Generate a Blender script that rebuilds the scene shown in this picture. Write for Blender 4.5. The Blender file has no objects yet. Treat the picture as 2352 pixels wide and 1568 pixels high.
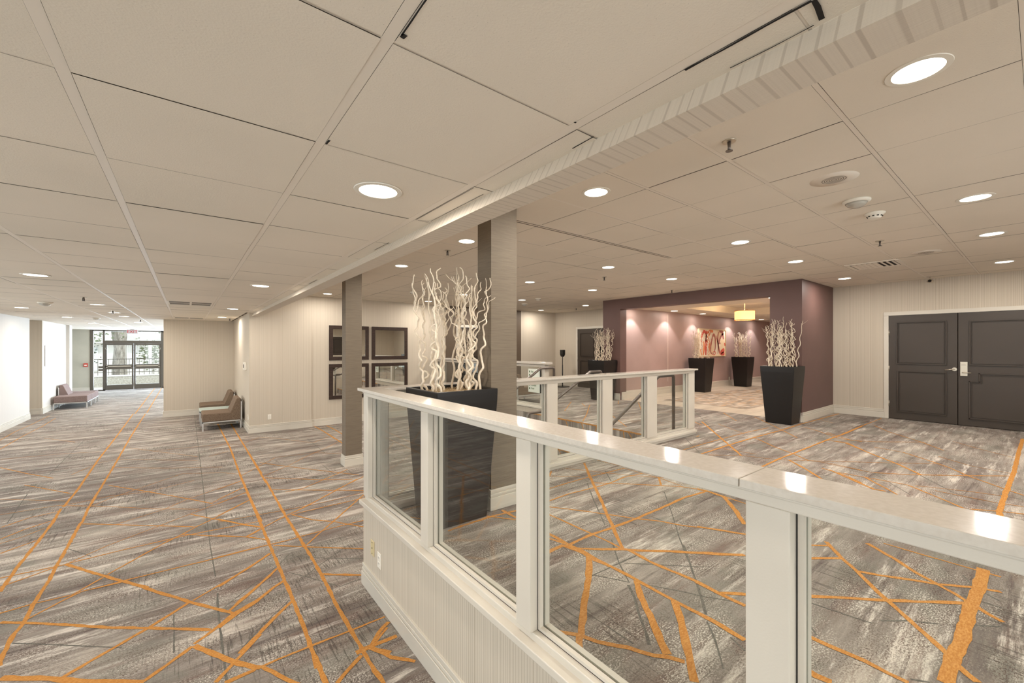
import bpy, bmesh, math, random
from math import pi, sin, cos, radians
from mathutils import Vector, Matrix
S = bpy.context.scene
COL = S.collection
rnd = random.Random(7)

# ---------------------------------------------------------------- camera
cd = bpy.data.cameras.new('camera'); cam = bpy.data.objects.new('camera', cd); COL.objects.link(cam)
cam.location = (0, 0, 1.9); cam.rotation_euler = (pi/2, 0, radians(-38.07))
cd.sensor_width = 36; cd.lens = 955/2352*36; cd.shift_y = 13/2352
cd.clip_start = 0.02; cd.clip_end = 300
S.camera = cam

# ---------------------------------------------------------------- exposure, world, daylight
S.view_settings.view_transform = 'Standard'; S.view_settings.look = 'None'
S.view_settings.gamma = 1; S.view_settings.use_curve_mapping = False
S.view_settings.exposure = -0.12
S.cycles.use_denoising = True
S.cycles.max_bounces = 9; S.cycles.diffuse_bounces = 6; S.cycles.glossy_bounces = 3
S.cycles.transmission_bounces = 6; S.cycles.transparent_max_bounces = 12
S.cycles.caustics_reflective = False; S.cycles.caustics_refractive = False
S.cycles.sample_clamp_indirect = 6.0
w = bpy.data.worlds.new('World'); S.world = w; w.use_nodes = True
wn = w.node_tree; bg = wn.nodes['Background']
bg.inputs['Color'].default_value = (0.80, 0.90, 1.0, 1); bg.inputs['Strength'].default_value = 2.2

DOWN_W = 21.0          # watts of one recessed downlight
WARM = (1.0, 0.93, 0.84)
def light(name, kind, loc, energy, color=(1,1,1), rot=(0,0,0), size=1, size_y=None, shape='SQUARE', spread=None):
    l = bpy.data.lights.new(name, kind); o = bpy.data.objects.new(name, l); COL.objects.link(o)
    o.location = loc; o.rotation_euler = rot; l.energy = energy; l.color = color
    if kind == 'AREA':
        l.shape = shape; l.size = size
        if size_y: l.size_y = size_y
        if spread: l.spread = spread
    return o
# added fill lamps outside invented, unseen windows, to lift the ceiling (added_window_3, added_window_4, added_window_5)
light('fill_back', 'AREA', (-1.1, -4.6, 1.25), 100, (1.0, 0.965, 0.93), (pi/2, 0, 0), 4.2, 2.2, 'RECTANGLE')
light('fill_side', 'AREA', (-3.9, 4.6, 1.25), 175, (1.0, 0.965, 0.935), (0, -pi/2, 0), 2.2, 15.0, 'RECTANGLE')
light('fill_raised', 'AREA', (3.6, -4.6, 1.75), 118, (1.0, 0.965, 0.92), (pi/2, 0, 0), 4.2, 2.2, 'RECTANGLE')
# daylight entering by the window wall of the far lobby and by the exit doors
light('daylight_window', 'AREA', (3.6, 20.3, 1.4), 1000, (0.70, 0.83, 1.0), (0, pi/2, 0), 2.6, 9.0, 'RECTANGLE')
light('daylight_entrance', 'AREA', (-1.2, 26.6, 1.5), 850, (0.70, 0.83, 1.0), (-pi/2, 0, 0), 5.0, 2.6, 'RECTANGLE')
sun = light('sun', 'SUN', (0, 40, 20), 2.5, (1, 0.95, 0.88), (radians(38), radians(18), radians(20))); sun.data.angle = radians(3)

# ---------------------------------------------------------------- helpers
class B:
    def __init__(s): s.bm = bmesh.new()
    def box(s, x0, x1, y0, y1, z0, z1, m=0):
        if x0 > x1: x0, x1 = x1, x0
        if y0 > y1: y0, y1 = y1, y0
        if z0 > z1: z0, z1 = z1, z0
        v = [s.bm.verts.new(p) for p in ((x0,y0,z0),(x1,y0,z0),(x1,y1,z0),(x0,y1,z0),(x0,y0,z1),(x1,y0,z1),(x1,y1,z1),(x0,y1,z1))]
        for f in ((3,2,1,0),(4,5,6,7),(0,1,5,4),(1,2,6,5),(2,3,7,6),(3,0,4,7)):
            s.bm.faces.new([v[i] for i in f]).material_index = m
        return s
    def poly(s, pts, m=0):
        f = s.bm.faces.new([s.bm.verts.new(p) for p in pts]); f.material_index = m; return s
    def hexa(s, lo, hi, m=0):   # two quads, bottom and top (same winding, counter clockwise from above)
        v = [s.bm.verts.new(p) for p in list(lo)+list(hi)]
        for f in ((3,2,1,0),(4,5,6,7),(0,1,5,4),(1,2,6,5),(2,3,7,6),(3,0,4,7)):
            s.bm.faces.new([v[i] for i in f]).material_index = m
        return s
    def prism_y(s, prof, y0, y1, m=0):   # profile of (x,z), counter clockwise seen from -y
        a = [s.bm.verts.new((x, y0, z)) for x, z in prof]; b = [s.bm.verts.new((x, y1, z)) for x, z in prof]
        n = len(prof)
        s.bm.faces.new(a).material_index = m; s.bm.faces.new(b[::-1]).material_index = m
        for i in range(n):
            s.bm.faces.new([a[i], b[i], b[(i+1) % n], a[(i+1) % n]]).material_index = m
        return s
    def lathe(s, c, prof, n=24, m=0, axis='z', smooth=True):   # prof: (r, h)
        rings = []
        for r, h in prof:
            ring = []
            for i in range(n):
                a = 2*pi*i/n
                p = (r*cos(a), r*sin(a), h)
                if axis == 'x': p = (h, r*cos(a), r*sin(a))
                if axis == 'y': p = (r*cos(a), h, r*sin(a))
                ring.append(s.bm.verts.new((c[0]+p[0], c[1]+p[1], c[2]+p[2])))
            rings.append(ring)
        for k in range(len(rings)-1):
            for i in range(n):
                f = s.bm.faces.new([rings[k][i], rings[k][(i+1) % n], rings[k+1][(i+1) % n], rings[k+1][i]]); f.material_index = m; f.smooth = smooth
        for ring, rev in ((rings[0], True), (rings[-1], False)):
            f = s.bm.faces.new(ring[::-1] if rev else ring); f.material_index = m
        return s
    def tube(s, pts, r, n=8, m=0, cap=True):
        pts = [Vector(p) for p in pts]
        rs = r if isinstance(r, (list, tuple)) else [r]*len(pts)
        rings = []; up = None
        for i, p in enumerate(pts):
            if i == 0: t = pts[1]-p
            elif i == len(pts)-1: t = p-pts[i-1]
            else: t = (pts[i+1]-p).normalized() + (p-pts[i-1]).normalized()
            t.normalize()
            if up is None:
                up = Vector((0,0,1)) if abs(t.z) < 0.9 else Vector((1,0,0))
            u = t.cross(up)
            if u.length < 1e-5: u = t.cross(Vector((0.3,1,0.2)))
            u.normalize(); v = t.cross(u).normalized(); up = v.cross(t)*1.0
            up = u.cross(t) if False else v*-1
            rings.append([s.bm.verts.new(p + (u*cos(2*pi*k/n) + v*sin(2*pi*k/n))*rs[i]) for k in range(n)])
        for a, b in zip(rings, rings[1:]):
            for k in range(n):
                f = s.bm.faces.new([a[k], a[(k+1) % n], b[(k+1) % n], b[k]]); f.smooth = True; f.material_index = m
        if cap:
            s.bm.faces.new(rings[0][::-1]).material_index = m; s.bm.faces.new(rings[-1]).material_index = m
        return s
    def build(s, name, mats, parent=None, bevel=0, seg=2, origin=None):
        bmesh.ops.recalc_face_normals(s.bm, faces=s.bm.faces)
        me = bpy.data.meshes.new(name); off = Vector((0,0,0))
        if parent is not None: off = world_loc(parent)
        elif origin is not None: off = Vector(origin)
        if off.length > 0: bmesh.ops.translate(s.bm, verts=s.bm.verts, vec=-off)
        s.bm.to_mesh(me); s.bm.free()
        for m in (mats if isinstance(mats, (list, tuple)) else [mats]): me.materials.append(m)
        o = bpy.data.objects.new(name, me); COL.objects.link(o)
        if parent is not None: o.parent = parent
        elif origin is not None: o.location = origin
        if bevel:
            md = o.modifiers.new('bevel', 'BEVEL'); md.width = bevel; md.segments = seg; md.limit_method = 'ANGLE'
        return o
def world_loc(o):
    p = Vector(o.location)
    while o.parent: o = o.parent; p += Vector(o.location)
    return p
def tag(o, label=None, cat=None, group=None, kind=None):
    if label: o['label'] = label
    if cat: o['category'] = cat
    if group: o['group'] = group
    if kind: o['kind'] = kind
    return o
def thing(name, loc, label, cat, group=None, rz=0, kind=None):
    o = bpy.data.objects.new(name, None); COL.objects.link(o); o.location = loc; o.rotation_euler = (0,0,rz); o.empty_display_size = 0.1
    return tag(o, label, cat, group, kind)
def copy_tree(o, parent=None):
    c = o.copy(); COL.objects.link(c)
    if parent is not None: c.parent = parent
    for ch in list(o.children): copy_tree(ch, c)
    return c
def struct(o, label=None): return tag(o, label=label, kind='structure')

# ---------------------------------------------------------------- materials
def lin(c):
    return tuple(((v/255)/12.92 if v/255 <= 0.04045 else ((v/255+0.055)/1.055)**2.4) for v in c) + (1,)
def mat(name, rgb, rough=0.6, metal=0.0, spec=0.5, emit=None, estr=0):
    m = bpy.data.materials.new(name); m.use_nodes = True; b = m.node_tree.nodes['Principled BSDF']
    b.inputs['Base Color'].default_value = lin(rgb); b.inputs['Roughness'].default_value = rough
    b.inputs['Metallic'].default_value = metal; b.inputs['Specular IOR Level'].default_value = spec
    if emit: b.inputs['Emission Color'].default_value = lin(emit); b.inputs['Emission Strength'].default_value = estr
    return m
class NT:
    def __init__(s, m): s.t = m.node_tree; s.n = s.t.nodes; s.b = s.n.get('Principled BSDF'); s._c = None
    def node(s, typ, **kw):
        n = s.n.new(typ)
        for k, v in kw.items(): setattr(n, k, v)
        return n
    def link(s, a, b): s.t.links.new(a, b)
    def pos(s):
        if s._c is None:
            g = s.node('ShaderNodeNewGeometry'); s._c = g.outputs['Position']
        return s._c
    def sep(s):
        n = s.node('ShaderNodeSeparateXYZ'); s.link(s.pos(), n.inputs[0]); return n.outputs
    def math(s, op, a, b=None, c=None, clamp=False):
        n = s.node('ShaderNodeMath', operation=op, use_clamp=clamp)
        for i, v in enumerate((a, b, c)):
            if v is None: continue
            if isinstance(v, (int, float)): n.inputs[i].default_value = v
            else: s.link(v, n.inputs[i])
        return n.outputs[0]
    def comb(s, x=0, y=0, z=0):
        n = s.node('ShaderNodeCombineXYZ')
        for i, v in enumerate((x, y, z)):
            if isinstance(v, (int, float)): n.inputs[i].default_value = v
            else: s.link(v, n.inputs[i])
        return n.outputs[0]
    def scaled(s, sx, sy, sz):
        n = s.node('ShaderNodeVectorMath', operation='MULTIPLY'); s.link(s.pos(), n.inputs[0]); n.inputs[1].default_value = (sx, sy, sz); return n.outputs[0]
    def noise(s, vec, scale=1, detail=2, rough=0.5, out='Fac'):
        n = s.node('ShaderNodeTexNoise'); s.link(vec, n.inputs['Vector']); n.inputs['Scale'].default_value = scale
        n.inputs['Detail'].default_value = detail; n.inputs['Roughness'].default_value = rough; return n.outputs[out]
    def ramp(s, fac, stops, interp='LINEAR'):
        n = s.node('ShaderNodeValToRGB'); s.link(fac, n.inputs[0]); n.color_ramp.interpolation = interp
        e = n.color_ramp.elements
        while len(e) < len(stops): e.new(0.5)
        for i, (p, c) in enumerate(stops):
            e[i].position = p; e[i].color = lin(c) if len(c) == 3 else c
        return n.outputs[0]
    def mix(s, fac, a, b, typ='MIX'):
        n = s.node('ShaderNodeMix', data_type='RGBA', blend_type=typ)
        for k, v in ((0, fac), (6, a), (7, b)):
            if isinstance(v, (int, float)): n.inputs[k].default_value = v
            elif isinstance(v, tuple): n.inputs[k].default_value = v if len(v) == 4 else lin(v)
            else: s.link(v, n.inputs[k])
        return n.outputs[2]
    def bump(s, h, strength=0.3, dist=0.01):
        n = s.node('ShaderNodeBump'); n.inputs['Strength'].default_value = strength; n.inputs['Distance'].default_value = dist
        s.link(h, n.inputs['Height']); s.link(n.outputs[0], s.b.inputs['Normal'])
    def color(s, c): s.link(c, s.b.inputs['Base Color'])
BW = lambda v: (v, v, v, 1)

def wallpaper(name, rgb, dark, rough=0.75, beam=False):
    m = mat(name, rgb, rough); t = NT(m); x, y, z = t.sep()
    u = y if beam else t.math('ADD', x, y)
    u2 = t.math('MULTIPLY_ADD', t.noise(t.comb(t.math('MULTIPLY', u, 21 if not beam else 9), 3.3, 0), 1, 1, 0.5), 1.6, t.math('MULTIPLY', u, 52 if not beam else 23))
    wn_ = t.node('ShaderNodeTexWhiteNoise', noise_dimensions='1D'); t.link(t.math('FLOOR', u2), wn_.inputs['W'])
    amp = t.math('MULTIPLY_ADD', wn_.outputs['Value'], 0.5, 0.5)
    f = t.math('FRACT', u2)
    f2 = t.noise(t.comb(t.math('MULTIPLY', u, 180), 7.1, t.math('MULTIPLY', z, 2)), 1, 1, 0.5)
    s1 = t.math('MULTIPLY', amp, t.ramp(f, [(0.0, BW(1)), (0.26, BW(1)), (0.36, BW(0)), (0.94, BW(0)), (1.0, BW(1))] if not beam else [(0.0, BW(1)), (0.14, BW(1)), (0.19, BW(0)), (0.98, BW(0)), (1.0, BW(1))]))
    c = t.mix(t.math('MULTIPLY', s1, 0.7 if beam else 0.66), rgb, dark)
    c = t.mix(t.math('MULTIPLY', t.ramp(f2, [(0.4, BW(0)), (0.7, BW(1))]), 0.12), c, dark)
    t.color(c)
    t.bump(t.noise(t.scaled(90, 90, 30) if not beam else t.comb(t.math('MULTIPLY', x, 300), t.math('MULTIPLY', y, 8), t.math('MULTIPLY', z, 300)), 1, 2), 0.25, 0.002)
    return m
M = {}
M['wallpaper'] = wallpaper('wallpaper', (201, 190, 174), (166, 153, 134))
M['beam_paper'] = wallpaper('beam_paper', (212, 201, 186), (176, 163, 148), beam=True)
def painted(name, rgb, rough=0.6, var=0.06):
    m = mat(name, rgb, rough); t = NT(m)
    n = t.noise(t.pos(), 1.3, 4); d = tuple(int(v*0.93) for v in rgb)
    t.color(t.mix(t.ramp(n, [(0.35, BW(0)), (0.7, BW(1))]), rgb, d))
    t.bump(t.noise(t.pos(), 160, 2), 0.12, 0.002); return m
M['purple'] = painted('purple_wall_covering', (104, 77, 72), 0.5)
M['purple_hall'] = painted('mauve_wall_covering', (174, 149, 143), 0.5)
M['brown_wall'] = painted('brown_wall_paint', (98, 83, 68), 0.6)
M['white_wall'] = wallpaper('pale_wallpaper', (206, 200, 192), (192, 184, 176))
M['grey_wall'] = painted('grey_green_wall', (186, 180, 164), 0.7)
def grass_cloth():
    m = mat('grass_cloth', (138, 122, 102), 0.7); t = NT(m); x, y, z = t.sep()
    u = t.math('ADD', x, y)
    n = t.noise(t.comb(t.math('MULTIPLY', u, 7), 1.7, t.math('MULTIPLY', z, 260)), 1, 3)
    n2 = t.noise(t.comb(t.math('MULTIPLY', u, 2), 4.7, t.math('MULTIPLY', z, 40)), 1, 2)
    c = t.ramp(n, [(0.3, (106, 95, 80)), (0.7, (124, 112, 95))]); c = t.mix(t.math('MULTIPLY', n2, 0.25), c, (112, 96, 84)); t.color(c)
    t.bump(n, 0.3, 0.002); return m
M['grass'] = grass_cloth()
M['trim'] = painted('trim_paint', (214, 207, 194), 0.35)
M['rail_paint'] = painted('rail_paint', (212, 204, 191), 0.32)
M['rail_gasket'] = mat('gasket_black', (40, 36, 32), 0.6)  # black gasket line between post and glazing stop
def ceiling_mat(name, rgb):
    m = mat(name, rgb, 0.85, spec=0.2); t = NT(m)
    n = t.noise(t.pos(), 0.8, 3); n2 = t.noise(t.pos(), 240, 2)
    c = t.mix(t.ramp(n, [(0.35, BW(0)), (0.75, BW(1))]), rgb, tuple(int(v*0.965) for v in rgb))
    c = t.mix(t.ramp(n2, [(0.24, BW(1)), (0.32, BW(0))]), c, tuple(int(v*0.88) for v in rgb))
    t.color(c); t.bump(t.noise(t.pos(), 190, 3), 0.35, 0.002); return m
M['tile'] = ceiling_mat('ceiling_tile', (232, 222, 208))
M['tee'] = mat('ceiling_tee', (230, 220, 207), 0.5)
M['plenum'] = mat('plenum_dark', (96, 84, 72), 0.9)
M['white_ceiling'] = painted('hall_ceiling_paint', (232, 222, 204), 0.7)
def quartz():
    m = mat('quartz', (224, 216, 205), 0.11, spec=0.3); t = NT(m)
    n = t.noise(t.pos(), 70, 3); n2 = t.noise(t.pos(), 6, 3)
    c = t.ramp(n, [(0.35, (198, 190, 179)), (0.6, (204, 197, 187)), (0.8, (208, 201, 191))])
    c = t.mix(t.math('MULTIPLY', n2, 0.12), c, (206, 196, 184)); t.color(c); return m
M['quartz'] = quartz()
def glass():
    m = bpy.data.materials.new('clear_glass'); m.use_nodes = True; t = m.node_tree; t.nodes.clear()
    o = t.nodes.new('ShaderNodeOutputMaterial'); tr = t.nodes.new('ShaderNodeBsdfTransparent'); gl = t.nodes.new('ShaderNodeBsdfGlossy')
    mx = t.nodes.new('ShaderNodeMixShader'); fr = t.nodes.new('ShaderNodeFresnel'); fr.inputs[0].default_value = 1.5; ge = t.nodes.new('ShaderNodeNewGeometry'); ma = t.nodes.new('ShaderNodeMath'); ma.operation = 'MULTIPLY_ADD'; ma.inputs[1].default_value = -0.8333; ma.inputs[2].default_value = 1.5; t.links.new(ge.outputs['Backfacing'], ma.inputs[0]); t.links.new(ma.outputs[0], fr.inputs[0])
    tr.inputs[0].default_value = (0.955, 0.972, 0.962, 1); gl.inputs['Roughness'].default_value = 0.0
    t.links.new(fr.outputs[0], mx.inputs[0]); t.links.new(tr.outputs[0], mx.inputs[1]); t.links.new(gl.outputs[0], mx.inputs[2]); t.links.new(mx.outputs[0], o.inputs[0])
    return m
M['glass'] = glass()
M['mirror'] = mat('mirror_glass', (225, 225, 220), 0.01, 1.0)
def wood_dark():
    m = mat('espresso_wood', (60, 44, 36), 0.5, spec=0.3); t = NT(m)
    n = t.noise(t.scaled(14, 14, 60), 1, 3); t.color(t.ramp(n, [(0.3, (44, 31, 25)), (0.7, (62, 45, 36))])); return m
M['frame_wood'] = wood_dark()
M['door'] = painted('door_paint', (66, 56, 48), 0.4)
M['steel'] = mat('satin_steel', (190, 182, 168), 0.3, 0.9)
M['nickel'] = mat('brushed_nickel', (206, 196, 180), 0.32, 0.8)
M['chrome_frame'] = mat('painted_silver_frame', (205, 203, 200), 0.3, 0.4)
M['bronze'] = mat('bronze_frame', (92, 84, 74), 0.45, 0.3)
M['handrail'] = mat('dark_handrail', (112, 104, 98), 0.3, 0.6)
def planter_m():
    m = mat('planter_finish', (40, 34, 31), 0.35, spec=0.35); t = NT(m)
    t.bump(t.noise(t.pos(), 220, 2), 0.08, 0.001)
    n = t.noise(t.pos(), 300, 2); t.color(t.ramp(n, [(0.3, (22, 19, 18)), (0.75, (32, 28, 26))])); return m
M['planter'] = planter_m()
M['soil'] = mat('moss_fill', (120, 100, 76), 0.95)
M['excelsior'] = mat('excelsior', (186, 164, 128), 0.8)
def branch_m():
    m = mat('painted_willow', (222, 207, 184), 0.55); t = NT(m)
    n = t.noise(t.pos(), 40, 2); t.color(t.ramp(n, [(0.3, (206, 191, 168)), (0.7, (228, 215, 196))])); return m
M['willow'] = branch_m()
def fabric(name, a, b):
    m = mat(name, a, 0.9, spec=0.2); t = NT(m); n = t.noise(t.pos(), 130, 3); t.color(t.ramp(n, [(0.35, a), (0.68, b)])); t.bump(t.noise(t.pos(), 300, 2), 0.3, 0.002); return m
M['brown_fabric'] = fabric('brown_tweed', (96, 78, 64), (140, 122, 104))
M['mauve_fabric'] = fabric('mauve_tweed', (112, 92, 86), (150, 132, 128))
M['frosted'] = mat('frosted_glass_top', (176, 192, 186), 0.25)
M['white_plastic'] = mat('white_plastic', (232, 226, 214), 0.4)
M['ivory_plastic'] = mat('ivory_plastic', (206, 190, 148), 0.4)
M['black_plastic'] = mat('black_plastic', (38, 36, 34), 0.45)
M['dark_hole'] = mat('dark_opening', (30, 25, 21), 0.9)
M['red'] = mat('red_paint', (190, 60, 44), 0.5)
M['lamp_glow'] = mat('lamp_diffuser', (255, 250, 240), 0.5, emit=(255, 244, 226), estr=9)
M['exit_face'] = mat('exit_face', (200, 196, 194), 0.4)
M['exit_red'] = mat('exit_letter', (200, 20, 44), 0.5)
M['shade'] = mat('drum_shade', (240, 205, 150), 0.8, emit=(255, 205, 130), estr=1.5)
M['shade_trim'] = mat('shade_trim', (196, 120, 60), 0.7)
M['grille'] = mat('grille_metal', (120, 110, 100), 0.6)
M['tile_floor'] = None
M['sign_face'] = mat('sign_face', (226, 230, 218), 0.4)
M['sign_ink'] = mat('sign_ink', (86, 110, 74), 0.6)
def lens_m():
    m = mat('clear_lens', (225, 218, 205), 0.1); m.node_tree.nodes['Principled BSDF'].inputs['Transmission Weight'].default_value = 0.4; return m
M['lens'] = lens_m()

def carpet():
    m = mat('patterned_carpet', (140, 130, 120), 0.95, spec=0.1); t = NT(m); x, y, z = t.sep()
    def st(ax, ay, seed): return t.comb(t.math('MULTIPLY', x, ax), t.math('MULTIPLY', y, ay), seed)
    big = t.noise(st(0.42, 3.4, 1.0), 1, 9, 0.68)
    c = t.ramp(big, [(0.30, (98, 90, 86)), (0.42, (128, 119, 112)), (0.52, (144, 136, 128)), (0.60, (178, 168, 157)), (0.69, (208, 199, 188))])
    br = t.noise(st(0.8, 6.5, 5.0), 1, 8, 0.72)
    c = t.mix(t.math('MULTIPLY', t.ramp(br, [(0.50, BW(0)), (0.64, BW(1))]), 0.75), c, (112, 91, 83))
    wt = t.noise(st(0.95, 8, 9.0), 1, 9, 0.75)
    c = t.mix(t.math('MULTIPLY', t.ramp(wt, [(0.54, BW(0)), (0.63, BW(1))]), 0.85), c, (220, 211, 200))
    dk = t.noise(st(0.9, 15, 13.0), 1, 7, 0.7)
    c = t.mix(t.math('MULTIPLY', t.ramp(dk, [(0.55, BW(0)), (0.66, BW(1))]), 0.8), c, (84, 72, 70))
    gn = t.noise(st(1.7, 3.2, 21.0), 1, 3, 0.6)
    c = t.mix(t.math('MULTIPLY', t.ramp(gn, [(0.52, BW(0)), (0.62, BW(1))]), 0.5), c, (126, 125, 116))
    m1 = t.ramp(t.noise(st(3, 7, 3.3), 1, 3), [(0.42, BW(0.15)), (0.62, BW(1))])
    s1 = t.noise(st(85, 150, 2.0), 1, 2, 0.7)
    c = t.mix(t.math('MULTIPLY', t.math('MULTIPLY', t.ramp(s1, [(0.50, BW(0)), (0.57, BW(1))]), m1), 0.8), c, (84, 68, 60))
    m2 = t.ramp(t.noise(st(2.5, 6, 8.3), 1, 3), [(0.46, BW(0.1)), (0.62, BW(1))])
    s2 = t.noise(st(90, 140, 17.0), 1, 2, 0.7)
    c = t.mix(t.math('MULTIPLY', t.math('MULTIPLY', t.ramp(s2, [(0.52, BW(0)), (0.58, BW(1))]), m2), 0.85), c, (208, 200, 188))
    wv = t.noise(st(70, 4.5, 31.0), 1, 2, 0.6)
    msk = t.ramp(t.noise(st(0.8, 1.1, 41.0), 1, 2), [(0.48, BW(0)), (0.58, BW(1))])
    c = t.mix(t.math('MULTIPLY', t.math('MULTIPLY', t.ramp(wv, [(0.55, BW(0)), (0.62, BW(1))]), msk), 0.55), c, (66, 62, 56))
    t.color(c); t.bump(t.noise(t.scaled(330, 330, 330), 1, 2), 0.5, 0.003); return m
M['carpet'] = carpet()
def yarn(name, a, b):
    m = mat(name, a, 0.95, spec=0.1); t = NT(m); n = t.noise(t.scaled(60, 150, 60), 1, 3); t.color(t.ramp(n, [(0.38, a), (0.66, b)])); return m
M['orange'] = yarn('orange_yarn', (176, 118, 58), (198, 146, 82))
M['grey_yarn'] = yarn('grey_yarn', (92, 90, 84), (118, 114, 106))
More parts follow.
